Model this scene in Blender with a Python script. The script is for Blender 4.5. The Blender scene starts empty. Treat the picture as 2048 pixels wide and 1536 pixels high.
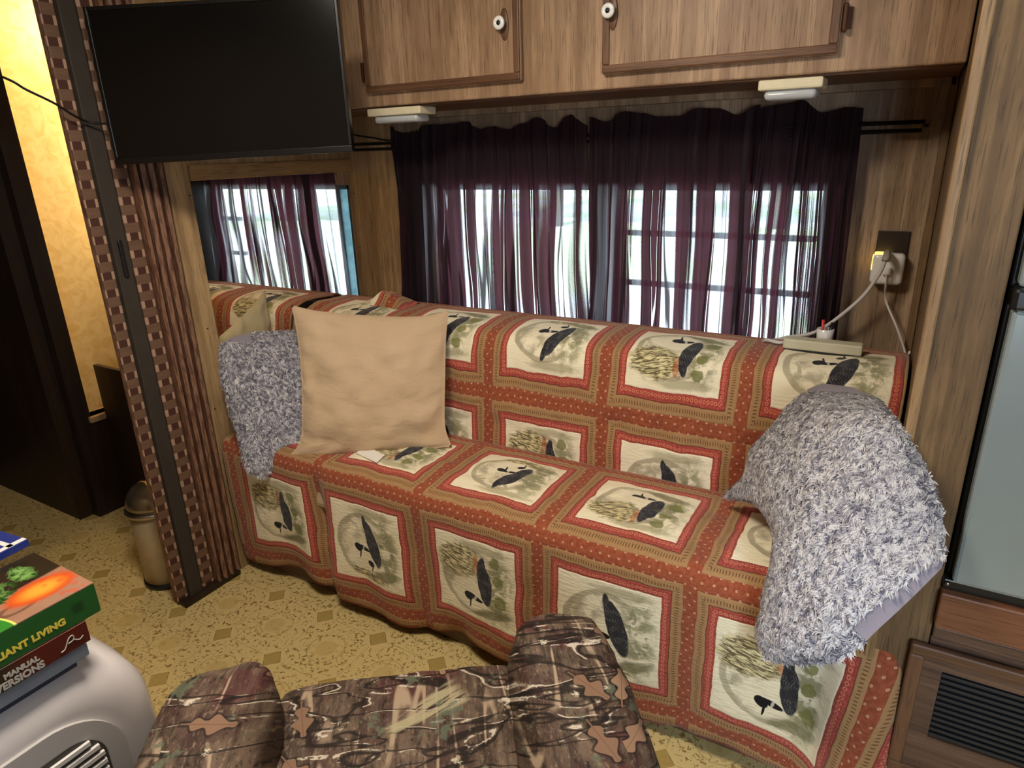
import bpy, bmesh, math, random
import numpy as np
from mathutils import Vector, Matrix
PI = math.pi
SC = bpy.context.scene
COL = SC.collection
rng = np.random.default_rng(7)

# ------------------------------------------------------------------ camera, world, lights, exposure
cam_d = bpy.data.cameras.new('camera'); cam = bpy.data.objects.new('camera', cam_d); COL.objects.link(cam)
RI = Vector((0.8648457, 0.50120865, -0.02884096)); DN = Vector((0.14314673, -0.30125045, -0.94273919)); FW = Vector((-0.48119739, 0.81119545, -0.33228153))
mw = Matrix((RI, -DN, -FW)).transposed().to_4x4(); mw.translation = (0, 0, 1.36)
cam.matrix_world = mw
cam_d.sensor_width = 36; cam_d.lens = 1329.78 / 2048 * 36; cam_d.clip_start = 0.02
SC.camera = cam
SC.view_settings.view_transform = 'Standard'; SC.view_settings.look = 'None'; SC.view_settings.gamma = 1
SC.view_settings.use_curve_mapping = False
SC.view_settings.exposure = 0.36
SC.cycles.transparent_max_bounces = 24
SC.cycles.max_bounces = 8
SC.cycles.use_denoising = True

world = bpy.data.worlds.new('sky'); SC.world = world; world.use_nodes = True
wn = world.node_tree; wn.nodes.clear()
wo = wn.nodes.new('ShaderNodeOutputWorld'); wb = wn.nodes.new('ShaderNodeBackground')
wb.inputs[0].default_value = (0.80, 0.91, 1.0, 1); wb.inputs[1].default_value = 2.4
wn.links.new(wb.outputs[0], wo.inputs[0])

def light(name, kind, loc, energy, color, size=0.2, target=None, size_y=None, spread=None, blend=None, angle=None):
    d = bpy.data.lights.new(name, kind); d.energy = energy; d.color = color
    if kind == 'AREA':
        d.size = size
        if size_y: d.shape = 'RECTANGLE'; d.size_y = size_y
        if spread: d.spread = spread
    elif kind == 'SUN': d.angle = size
    else:
        d.shadow_soft_size = size
        if kind == 'SPOT': d.spot_size = angle; d.spot_blend = blend
    o = bpy.data.objects.new(name, d); COL.objects.link(o); o.location = loc
    if target is not None:
        o.rotation_euler = (Vector(target) - Vector(loc)).to_track_quat('-Z', 'Y').to_euler()
    return o
light('sun', 'SUN', (0, -5, 8), 4.0, (1, 0.97, 0.9), 0.03, target=(0.0, 3, 0))
light('ceiling_glow', 'AREA', (-0.75, 0.55, 1.985), 19, (1.0, 0.89, 0.74), 0.34, target=(-0.75, 0.56, 0))
light('front_window_daylight', 'AREA', (0.55, -0.56, 1.25), 11, (0.80, 0.90, 1.0), 0.62, target=(0.15, 1.1, 0.7), size_y=0.6)
light('door_daylight', 'SPOT', (0.62, -0.35, 1.45), 34, (0.62, 0.80, 1.0), 0.09, target=(-0.02, 1.12, 0.42), angle=0.42, blend=0.9)
light('bathroom_lamp_glow', 'POINT', (-2.80, 1.62, 1.86), 5.0, (1.0, 0.76, 0.42), 0.08)
light('bathroom_wall_fill', 'AREA', (-2.80, 1.915, 1.15), 7.5, (1.0, 0.78, 0.46), 0.08, target=(-2.96, 1.35, 1.05), size_y=1.2)  # unseen fill lamp added to brighten the yellow bathroom wall

# ------------------------------------------------------------------ node expression helper
def lin(c):
    return tuple((x / 12.92 if x <= 0.04045 else ((x + 0.055) / 1.055) ** 2.4) for x in (v / 255 for v in c[:3]))
class S:
    def __init__(s, nt, k): s.nt = nt; s.k = k
    def m(s, op, *a, clamp=False):
        n = s.nt.nodes.new('ShaderNodeMath'); n.operation = op; n.use_clamp = clamp
        for i, v in enumerate((s,) + a):
            if isinstance(v, S): s.nt.links.new(v.k, n.inputs[i])
            else: n.inputs[i].default_value = v
        return S(s.nt, n.outputs[0])
    def __add__(s, o): return s.m('ADD', o)
    __radd__ = __add__
    def __sub__(s, o): return s.m('SUBTRACT', o)
    def __rsub__(s, o): return (s * -1.0) + o
    def __mul__(s, o): return s.m('MULTIPLY', o)
    __rmul__ = __mul__
    def __truediv__(s, o): return s.m('DIVIDE', o)
    def abs(s): return s.m('ABSOLUTE')
    def floor(s): return s.m('FLOOR')
    def round(s): return (s + 0.5).floor()
    def frac(s): return s.m('FRACT')
    def sin(s): return s.m('SINE')
    def min(s, o): return s.m('MINIMUM', o)
    def max(s, o): return s.m('MAXIMUM', o)
    def lt(s, o): return s.m('LESS_THAN', o)
    def gt(s, o): return s.m('GREATER_THAN', o)
    def pow(s, o): return s.m('POWER', o)
    def sqrt(s): return s.m('SQRT')
    def clamp(s): return s.m('ADD', 0.0, clamp=True)
    def sm(s, a, b):          # smoothstep a..b -> 0..1 (a may exceed b)
        if a > b: return 1.0 - s.sm(b, a)
        n = s.nt.nodes.new('ShaderNodeMapRange'); n.interpolation_type = 'SMOOTHSTEP'
        s.nt.links.new(s.k, n.inputs[0]); n.inputs[1].default_value = a; n.inputs[2].default_value = b
        return S(s.nt, n.outputs[0])
class Mat:
    def __init__(s, name, rough=0.6, spec=0.3):
        s.m = bpy.data.materials.new(name); s.m.use_nodes = True; s.nt = s.m.node_tree
        s.p = s.nt.nodes['Principled BSDF']; s.p.inputs['Roughness'].default_value = rough
        s.p.inputs['Specular IOR Level'].default_value = spec
        s.out = [n for n in s.nt.nodes if n.type == 'OUTPUT_MATERIAL'][0]
    def new(s, t): return s.nt.nodes.new(t)
    def link(s, a, b): s.nt.links.new(a.k if isinstance(a, S) else a, b)
    def xyz(s, vec):
        n = s.new('ShaderNodeSeparateXYZ'); s.link(vec, n.inputs[0]); return [S(s.nt, o) for o in n.outputs]
    def vec(s, x, y, z=0.0):
        n = s.new('ShaderNodeCombineXYZ')
        for i, v in enumerate((x, y, z)):
            if isinstance(v, S): s.link(v, n.inputs[i])
            else: n.inputs[i].default_value = v
        return n.outputs[0]
    def pos(s): return s.xyz(s.new('ShaderNodeTexCoord').outputs['Object'])
    def gpos(s): return s.xyz(s.new('ShaderNodeNewGeometry').outputs['Position'])
    def uv(s): return s.xyz(s.new('ShaderNodeUVMap').outputs[0])
    def noise(s, vec, scale=5, detail=3, rough=0.5, dist=0.0, out=0):
        n = s.new('ShaderNodeTexNoise'); s.link(vec, n.inputs['Vector']); n.inputs['Scale'].default_value = scale
        n.inputs['Detail'].default_value = detail; n.inputs['Roughness'].default_value = rough; n.inputs['Distortion'].default_value = dist
        return S(s.nt, n.outputs[out])
    def vor(s, vec, scale=5, feat='F1', out='Distance', rand=1.0, metric='EUCLIDEAN'):
        n = s.new('ShaderNodeTexVoronoi'); s.link(vec, n.inputs['Vector']); n.feature = feat
        if feat != 'DISTANCE_TO_EDGE': n.distance = metric
        n.inputs['Scale'].default_value = scale; n.inputs['Randomness'].default_value = rand
        return n, S(s.nt, n.outputs[out])
    def mix(s, f, a, b):
        n = s.new('ShaderNodeMix'); n.data_type = 'RGBA'
        if isinstance(f, S): s.link(f, n.inputs[0])
        else: n.inputs[0].default_value = f
        for v, i in ((a, 6), (b, 7)):
            if isinstance(v, tuple): n.inputs[i].default_value = (*lin(v), 1)
            else: s.link(v, n.inputs[i])
        return n.outputs[2]
    def col(s, c):
        if isinstance(c, tuple): s.p.inputs['Base Color'].default_value = (*lin(c), 1)
        else: s.link(c, s.p.inputs['Base Color'])
        return s
    def bump(s, h, strength=0.3, dist=0.01):
        n = s.new('ShaderNodeBump'); s.link(h, n.inputs['Height']); n.inputs['Strength'].default_value = strength
        n.inputs['Distance'].default_value = dist; s.link(n.outputs[0], s.p.inputs['Normal']); return s
    def set(s, **k):
        for a, v in k.items(): s.p.inputs[a.replace('_', ' ')].default_value = v
        return s
def plain(name, c, rough=0.5, spec=0.3, metal=0.0, var=8, scale=30):
    M = Mat(name, rough, spec); M.set(Metallic=metal)
    x, y, z = M.pos(); n = M.noise(M.vec(x, y, z), scale, 3)
    c2 = tuple(max(0, v - var) for v in c); c1 = tuple(min(255, v + var) for v in c)
    M.col(M.mix(n, c2, c1)); return M.m

# ------------------------------------------------------------------ geometry helpers
def tag(o, label=None, cat=None, group=None, kind=None):
    if label: o['label'] = label
    if cat: o['category'] = cat
    if group: o['group'] = group
    if kind: o['kind'] = kind
    return o
def empty(name, loc=(0, 0, 0), rz=0, **k):
    o = bpy.data.objects.new(name, None); COL.objects.link(o); o.location = loc; o.rotation_euler = (0, 0, rz)
    o.empty_display_size = 0.05
    return tag(o, **k)
def mesh(name, v, f, mat, parent=None, smooth=True, uv=None, loc=None, **k):
    me = bpy.data.meshes.new(name)
    me.from_pydata([tuple(map(float, p)) for p in v] if not isinstance(v, np.ndarray) else v.tolist(), [], f if isinstance(f, list) else f.tolist())
    if uv is not None:
        L = me.uv_layers.new(name='UVMap'); idx = np.empty(len(me.loops), np.int32); me.loops.foreach_get('vertex_index', idx)
        L.data.foreach_set('uv', np.asarray(uv, np.float32)[idx].ravel())
    me.polygons.foreach_set('use_smooth', [smooth] * len(me.polygons))
    if mat: me.materials.append(mat)
    me.update()
    o = bpy.data.objects.new(name, me); COL.objects.link(o)
    if parent: o.parent = parent
    if loc: o.location = loc
    return tag(o, **k)
def bmobj(name, bm, mat, parent=None, smooth=False, **k):
    me = bpy.data.meshes.new(name); bm.normal_update(); bm.to_mesh(me); bm.free()
    if smooth: me.polygons.foreach_set('use_smooth', [True] * len(me.polygons))
    if mat: me.materials.append(mat)
    o = bpy.data.objects.new(name, me); COL.objects.link(o)
    if parent: o.parent = parent
    return tag(o, **k)
def addbox(bm, x0, x1, y0, y1, z0, z1, bev=0.0, seg=2):
    r = bmesh.ops.create_cube(bm, size=1)
    for v in r['verts']:
        v.co = Vector((x0 + (v.co.x + .5) * (x1 - x0), y0 + (v.co.y + .5) * (y1 - y0), z0 + (v.co.z + .5) * (z1 - z0)))
    if bev > 0:
        es = {e for v in r['verts'] for e in v.link_edges}
        bmesh.ops.bevel(bm, geom=list(es), offset=bev, segments=seg, affect='EDGES', profile=0.5)
def box(name, b, mat, parent=None, bev=0.002, seg=2, smooth=False, **k):
    bm = bmesh.new(); addbox(bm, *b, bev=bev, seg=seg); return bmobj(name, bm, mat, parent, smooth, **k)
def boxes(name, bs, mat, parent=None, bev=0.0, **k):
    bm = bmesh.new()
    for b in bs: addbox(bm, *b, bev=bev)
    return bmobj(name, bm, mat, parent, **k)
def catmull(P, n=8):
    P = [np.array(p, float) for p in P]; P = [2 * P[0] - P[1]] + P + [2 * P[-1] - P[-2]]; out = []
    for i in range(1, len(P) - 2):
        for t in np.linspace(0, 1, n, endpoint=False):
            a, b, c, d = P[i - 1:i + 3]
            out.append(0.5 * (2 * b + (c - a) * t + (2 * a - 5 * b + 4 * c - d) * t * t + (3 * b - a - 3 * c + d) * t ** 3))
    out.append(P[-2]); return np.array(out)
def tube(name, P, r, mat, parent=None, seg=8, sub=8, smoothpath=True, **k):
    Q = catmull(P, sub) if smoothpath else np.array(P, float)
    n = len(Q); V = []; up = np.array([0.3, 0.2, 0.9]); up /= np.linalg.norm(up)
    for i in range(n):
        t = Q[min(i + 1, n - 1)] - Q[max(i - 1, 0)]; t /= np.linalg.norm(t) + 1e-9
        a = np.cross(t, up)
        if np.linalg.norm(a) < 1e-3: a = np.cross(t, [1, 0, 0])
        a /= np.linalg.norm(a); b = np.cross(t, a)
        rr = r(i / (n - 1)) if callable(r) else r
        for j in range(seg):
            V.append(Q[i] + rr * (a * math.cos(2 * PI * j / seg) + b * math.sin(2 * PI * j / seg)))
    F = [[i * seg + j, i * seg + (j + 1) % seg, (i + 1) * seg + (j + 1) % seg, (i + 1) * seg + j] for i in range(n - 1) for j in range(seg)]
    F += [list(range(seg))[::-1], [(n - 1) * seg + j for j in range(seg)]]
    return mesh(name, V, F, mat, parent, **k)
def lathe(name, prof, mat, parent=None, seg=32, loc=None, **k):
    V = []; F = []
    for r, z in prof:
        for j in range(seg): V.append((r * math.cos(2 * PI * j / seg), r * math.sin(2 * PI * j / seg), z))
    n = len(prof)
    for i in range(n - 1):
        for j in range(seg): F.append([i * seg + j, i * seg + (j + 1) % seg, (i + 1) * seg + (j + 1) % seg, (i + 1) * seg + j])
    F += [list(range(seg))[::-1], [(n - 1) * seg + j for j in range(seg)]]
    return mesh(name, V, F, mat, parent, loc=loc, **k)
def grid(nu, nv, fn, uvfn=None, closed=False):
    """verts from fn(u,v) with u,v arrays in 0..1 ; returns V,F,UV"""
    u, v = np.meshgrid(np.linspace(0, 1, nu), np.linspace(0, 1, nv)); V = fn(u, v).reshape(-1, 3)
    i = np.arange(nv - 1)[:, None] * nu + np.arange(nu - 1)[None, :]; i = i.ravel()
    return V, np.stack([i, i + 1, i + nu + 1, i + nu], 1), u.ravel(), v.ravel()
def vnoise(x, y, seed=0):
    r = np.random.default_rng(seed); T = r.random((64, 64)); xi = np.floor(x).astype(int); yi = np.floor(y).astype(int)
    fx = x - xi; fy = y - yi; fx = fx * fx * (3 - 2 * fx); fy = fy * fy * (3 - 2 * fy)
    g = lambda a, b: T[a % 64, b % 64]
    return (g(xi, yi) * (1 - fx) + g(xi + 1, yi) * fx) * (1 - fy) + (g(xi, yi + 1) * (1 - fx) + g(xi + 1, yi + 1) * fx) * fy - 0.5

# ------------------------------------------------------------------ materials
def wood(name, c1, c2, c3, ax='z', sc=1.0, rough=0.45, knots=True):
    M = Mat(name, rough, 0.35); x, y, z = M.gpos()
    if ax == 'z': a, b, l = x, y, z
    elif ax == 'x': a, b, l = y, z, x
    else: a, b, l = x, z, y
    w = M.noise(M.vec(a * 5 * sc, b * 5 * sc, l * 1.1 * sc), 1.0, 2)
    g = M.noise(M.vec(a * 60 * sc, b * 60 * sc, l * 2.2 * sc), 1.0, 5, 0.6, 0.25)
    fine = M.noise(M.vec(a * 420 * sc, b * 420 * sc, l * 14 * sc), 1.0, 2)
    g2 = M.noise(M.vec(a * 30 * sc, b * 30 * sc, l * 0.8 * sc + 3.0), 1.0, 3, 0.55, 0.15)
    cath = ((M.noise(M.vec(a * 4.5 * sc, b * 4.5 * sc, l * 0.9 * sc), 1.0, 1) * 26.0 + fine * 0.5).sin() * 0.5 + 0.5).pow(3.0)
    c = M.mix(g.sm(0.38, 0.62), c1, c2)
    blot = M.noise(M.vec(a * 14 * sc, b * 14 * sc, l * 5 * sc), 1.0, 4, 0.65)
    c = M.mix(blot.sm(0.42, 0.66) * 0.55, c, c3)
    c = M.mix(w.sm(0.3, 0.7) * 0.5, c, c3)
    c = M.mix(cath * 0.38, c, c3)
    c = M.mix(g2.sm(0.55, 0.66) * 0.55, c, c3); c = M.mix(g2.sm(0.44, 0.36) * 0.35, c, tuple(min(255, int(v * 1.12)) for v in c1))
    c = M.mix((1.0 - fine.sm(0.30, 0.47)) * 0.6, c, tuple(int(v * 0.62) for v in c3))
    if knots:
        k = M.noise(M.vec(a * 16, b * 16, l * 4.5), 1.0, 2, 0.5, 0.6)
        c = M.mix(k.sm(0.70, 0.80) * 0.7, c, tuple(int(v * 0.6) for v in c3))
    M.col(c); M.bump(g + fine * 0.4, 0.12, 0.002); return M.m
W_cab = wood('cabinet_oak', (186, 154, 122), (164, 132, 102), (128, 98, 72))
W_wall = wood('wall_panel_wood', (178, 152, 124), (154, 130, 104), (120, 98, 76))
W_post = wood('post_pine', (184, 154, 112), (162, 132, 92), (128, 100, 68))
W_dark = wood('dark_trim_wood', (128, 92, 66), (108, 76, 54), (84, 58, 42), rough=0.4, knots=False)
W_darkx = wood('dark_trim_wood_flat', (128, 92, 66), (108, 76, 54), (84, 58, 42), ax='x', rough=0.4, knots=False)
W_right = wood('side_panel_wood', (138, 110, 76), (116, 91, 62), (86, 66, 44), rough=0.6)
W_brown = wood('furniture_base_wood', (120, 92, 74), (100, 76, 62), (76, 56, 46), ax='x', knots=False)
W_orange = wood('orange_board_wood', (150, 100, 70), (132, 86, 58), (110, 70, 48), ax='x', knots=False)
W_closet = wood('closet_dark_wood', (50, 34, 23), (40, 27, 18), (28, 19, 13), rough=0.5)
m_dark = plain('black_plastic', (16, 16, 18), 0.35, 0.5, var=3)
m_white = plain('white_plastic', (222, 218, 214), 0.25, 0.5, var=3)
m_ivory = plain('ivory_plastic', (226, 214, 180), 0.4, 0.4, var=8)
m_steel = plain('brushed_steel', (180, 176, 168), 0.28, 0.5, metal=1.0, var=10)

def m_floor():
    M = Mat('patterned_vinyl_floor', 0.42, 0.35); x, y, z = M.gpos()
    wob = M.noise(M.vec(x, y, 0.0), 60, 2); wob2 = M.noise(M.vec(y, x, 3.0), 60, 2)
    xx = (x + 1.8375) / 0.2165; yy = (y - 0.968) / 0.2085
    dx = (xx - xx.round()) * 0.2165 + (wob - 0.5) * 0.006; dy = (yy - yy.round()) * 0.2085 + (wob2 - 0.5) * 0.006
    d1 = dx.abs() + dy.abs()
    ex = (xx - 0.5 - (xx - 0.5).round()) * 0.2165; ey = (yy - 0.5 - (yy - 0.5).round()) * 0.2085
    rr = (ex * ex + ey * ey).sqrt()
    big = M.noise(M.vec(x, y, 0.0), 3.5, 2)
    c = M.mix(big, (210, 188, 132), (198, 174, 116))
    leaf = M.noise(M.vec(x, y, 0.0), 95, 2, 0.6, 0.8); leaf2 = M.noise(M.vec(x, y, 5.0), 45, 2, 0.5, 1.0)
    ringzone = rr.sm(0.03, 0.05) * rr.sm(0.105, 0.085) + d1.sm(0.045, 0.055) * d1.sm(0.10, 0.085)
    c = M.mix(leaf.sm(0.55, 0.62) * ringzone.clamp() * 0.9, c, (126, 102, 52))
    c = M.mix(leaf2.sm(0.56, 0.64) * rr.sm(0.06, 0.04) * 0.5, c, (170, 142, 84))
    c = M.mix(rr.sm(0.034, 0.028) * 0.45, c, (176, 148, 86))
    c = M.mix((rr - 0.055).abs().sm(0.0022, 0.0012) * 0.45, c, (140, 115, 66))
    c = M.mix((d1 + (leaf2 - 0.5) * 0.012).sm(0.034, 0.029) * 0.85, c, M.mix(leaf, (146, 122, 60), (168, 144, 80)))
    c = M.mix((d1 - 0.032).abs().sm(0.0022, 0.001) * 0.7, c, (120, 98, 50))
    ln = dx.abs().min(dy.abs()).sm(0.0014, 0.0006) * d1.sm(0.035, 0.04) * d1.sm(0.12, 0.10)
    c = M.mix(ln * 0.6, c, (130, 108, 64))
    M.col(c); M.bump(leaf2, 0.1, 0.002); return M.m

def m_quilt():
    M = Mat('duck_print_quilt', 0.9, 0.1); u, v, _ = M.uv()
    wn_ = M.noise(M.vec(u, v, 0.0), 14, 2); wn2 = M.noise(M.vec(v, u, 4.0), 14, 2)
    u = u + (wn_ - 0.5) * 0.012; v = v + (wn2 - 0.5) * 0.012
    cu = (u + 0.855) / 0.375; cv = (v - 0.2875) / 0.375
    i = cu.round(); j = cv.round()
    du = (cu - i) * 0.375; dv = (cv - j) * 0.375
    m = du.abs().max(dv.abs()); lo = du.abs().min(dv.abs())
    odd = (j * 0.5).frac() * 2.0                       # 0 for even rows, 1 for odd rows
    sg = odd * 2.0 - 1.0
    typB = 1.0 - ((i + j + 20.0) * 0.5).frac().gt(0.25)   # reeds square
    typA = 1.0 - typB
    s = du / 0.25 + 0.5; t = dv * sg / 0.25 + 0.5
    # borders
    along = (du.abs() + dv.abs() - m)
    rust = (154, 84, 58); tan = (168, 136, 100); red = (172, 82, 70)
    c = M.mix(M.noise(M.vec(u, v, 0.0), 120, 2).sm(0.35, 0.65), rust, (138, 70, 46))
    # little light rings on the rust strips
    fu = (u / 0.0235); fv = (v / 0.0156)
    row = (fv.floor() * 0.5).frac() * 2.0
    a1 = (fu + row * 0.5).frac() - 0.5; b1 = fv.frac() - 0.5
    rd = (a1 * a1 * 1.6 + b1 * b1).sqrt()
    c = M.mix((rd - 0.10).abs().sm(0.07, 0.03) * 0.62, c, (226, 184, 146))
    tanm = m.sm(0.1715, 0.1700)
    tc = M.mix(M.noise(M.vec(u, v, 2.0), 160, 2), tan, (158, 116, 70))
    dots = ((along / 0.0066).frac() - 0.5).abs().sm(0.26, 0.12) * (m - 0.1585).abs().sm(0.0058, 0.0025)
    tc = M.mix(dots * 0.8, tc, (92, 60, 34))
    c = M.mix(tanm, c, tc)
    redm = m.sm(0.1465, 0.1455)
    rc = M.mix(M.noise(M.vec(u, v, 1.0), 200, 2).sm(0.4, 0.6), red, (150, 64, 56))
    ra = (along / 0.0105).frac() - 0.5; rb = (m - 0.1345) / 0.0105
    rdd = (ra * ra + rb * rb).sqrt()
    rc = M.mix((rdd - 0.30).abs().sm(0.12, 0.05) * 0.7, rc, (226, 140, 108))
    c = M.mix(redm, c, rc)
    c = M.mix((m - 0.1465).abs().sm(0.0014, 0.0006) * 0.8, c, (86, 30, 20))
    # picture
    def ell(cx, cy, rx, ry, rot=0.0, soft=0.12, jit=0.0):
        X = s - cx; Y = t - cy
        if rot:
            cr, sr = math.cos(rot), math.sin(rot); X, Y = X * cr + Y * sr, Y * cr - X * sr
        d = ((X / rx) * (X / rx) + (Y / ry) * (Y / ry)).sqrt()
        if jit: d = d + (nz - 0.5) * jit
        return d.sm(1.0 + soft, 1.0 - soft), d
    nz = M.noise(M.vec(u, v, 7.0), 55, 4, 0.65)
    nm = M.noise(M.vec(u, v, 3.0), 26, 4, 0.6, 0.5)
    pic = M.mix(nm * 0.3, (238, 228, 198), (224, 212, 178))
    mo, md = ell(0.47, 0.52, 0.42, 0.41, soft=0.03)
    pic = M.mix(mo * nm.sm(0.40, 0.58) * 0.75, pic, (186, 176, 150))
    pic = M.mix(mo * nm.sm(0.52, 0.66) * 0.7, pic, (160, 150, 124))
    pic = M.mix((md - 0.94).abs().sm(0.09, 0.05) * s.sm(0.85, 0.55) * 0.8, pic, (168, 158, 130))
    # inner pale water
    wa, _ = ell(0.44, 0.68, 0.24, 0.2, soft=0.25, jit=0.5); pic = M.mix(wa * 0.85, pic, (236, 226, 196))
    fo, _ = ell(0.80, 0.52, 0.15, 0.42, soft=0.35, jit=1.2); fo2, _ = ell(0.72, 0.85, 0.24, 0.06, -0.25, soft=0.3, jit=0.8)
    pic = M.mix(fo * nm.sm(0.38, 0.56) * 0.85, pic, (142, 140, 104))
    pic = M.mix(fo * nz.sm(0.55, 0.66) * 0.8, pic, (108, 110, 76))
    pic = M.mix(fo2 * 0.8, pic, (118, 114, 80))
    lowm, _ = ell(0.62, 0.08, 0.3, 0.05, 0.0, soft=0.4, jit=0.8); pic = M.mix(lowm * 0.6, pic, (140, 132, 96))
    # reeds
    rn = M.noise(M.vec((s + t * 0.45) * 9.0, (t - s * 0.25) * 52.0, 0.0), 1.0, 3, 0.6, 0.6)
    rB, _ = ell(0.30, 0.30, 0.29, 0.2, -0.15, soft=0.15, jit=0.8)
    rA, _ = ell(0.50, 0.90, 0.26, 0.06, 0.1, soft=0.2, jit=0.8)
    reedm = rB * typB + rA * typA
    pic = M.mix(reedm * 0.9, pic, M.mix(rn.sm(0.42, 0.56), (222, 208, 156), (84, 74, 42)))
    whisk = ((t * 13.0 + s * 2.0).frac() - 0.5).abs().sm(0.06, 0.02) * s.sm(0.34, 0.28) * s.sm(0.06, 0.12) * t.sm(0.12, 0.16) * t.sm(0.46, 0.40)
    pic = M.mix(whisk * typB * 0.85, pic, (96, 84, 56))
    st, _ = ell(0.535, 0.27, 0.035, 0.12, -0.1, soft=0.2, jit=0.5)
    pic = M.mix(st * typB * 0.9, pic, M.mix(nz.sm(0.4, 0.6), (150, 84, 54), (196, 148, 104)))
    # leaves
    for cx, cy, r_ in ((0.83, 0.66, 0.075), (0.79, 0.40, 0.06), (0.76, 0.20, 0.065)):
        lf, _ = ell(cx, cy, r_, r_, soft=0.12, jit=1.4); pic = M.mix(lf * typB * 0.85, pic, (116, 118, 62))
    # loons
    wing = M.mix(((s * 40.0 + (t * 60.0).sin() * 0.5).frac() - 0.5).abs().sm(0.2, 0.3) * nz.sm(0.45, 0.6) * 0.5, (44, 44, 48), (120, 116, 112))
    def put(mask, colr): nonlocal pic; pic = M.mix(mask, pic, colr)
    bB, _ = ell(0.635, 0.50, 0.085, 0.25, -0.12, soft=0.06, jit=0.12); tB, _ = ell(0.60, 0.33, 0.05, 0.17, 0.05, soft=0.08)
    put((bB.max(tB)) * typB, wing)
    hB, _ = ell(0.42, 0.72, 0.062, 0.05, 0.5, soft=0.08); nB, _ = ell(0.51, 0.705, 0.10, 0.03, 0.25, soft=0.1); kB, _ = ell(0.445, 0.79, 0.011, 0.07, 0.15, soft=0.15)
    put(hB.max(nB).max(kB) * typB, (18, 17, 18))
    cB, _ = ell(0.515, 0.705, 0.014, 0.036, 0.2, soft=0.2); put(cB * typB * 0.8, (206, 200, 186))
    bA, _ = ell(0.59, 0.47, 0.088, 0.30, 0.0 - 0.28, soft=0.06, jit=0.12); tA, _ = ell(0.50, 0.26, 0.04, 0.14, -0.2, soft=0.08)
    put(bA.max(tA) * typA, wing)
    hA, _ = ell(0.36, 0.57, 0.062, 0.048, 0.5, soft=0.08); nA, _ = ell(0.45, 0.565, 0.09, 0.028, 0.2, soft=0.1); kA, _ = ell(0.385, 0.64, 0.011, 0.065, 0.2, soft=0.15)
    h2, _ = ell(0.54, 0.74, 0.05, 0.038, 0.5, soft=0.08); k2, _ = ell(0.56, 0.80, 0.009, 0.05, 0.2, soft=0.15)
    put(hA.max(nA).max(kA).max(h2).max(k2) * typA, (18, 17, 18))
    cA, _ = ell(0.445, 0.565, 0.013, 0.03, 0.2, soft=0.2); put(cA * typA * 0.8, (206, 200, 186))
    whm = m.sm(0.1258, 0.1248)
    c = M.mix(whm, c, pic)
    M.col(c)
    q = M.noise(M.vec(u, v, 0.0), 420, 2) * 0.35 + M.noise(M.vec(u * 1.0, v * 4.0, 0.0), 40, 3) * 1.0
    st_ = (m - 0.126).abs().sm(0.004, 0.0) + (m - 0.1465).abs().sm(0.003, 0.0) + (m - 0.1715).abs().sm(0.003, 0.0)
    M.bump(q - st_ * 0.5, 0.45, 0.005)
    M.set(Sheen_Weight=0.15)
    return M.m

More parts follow.
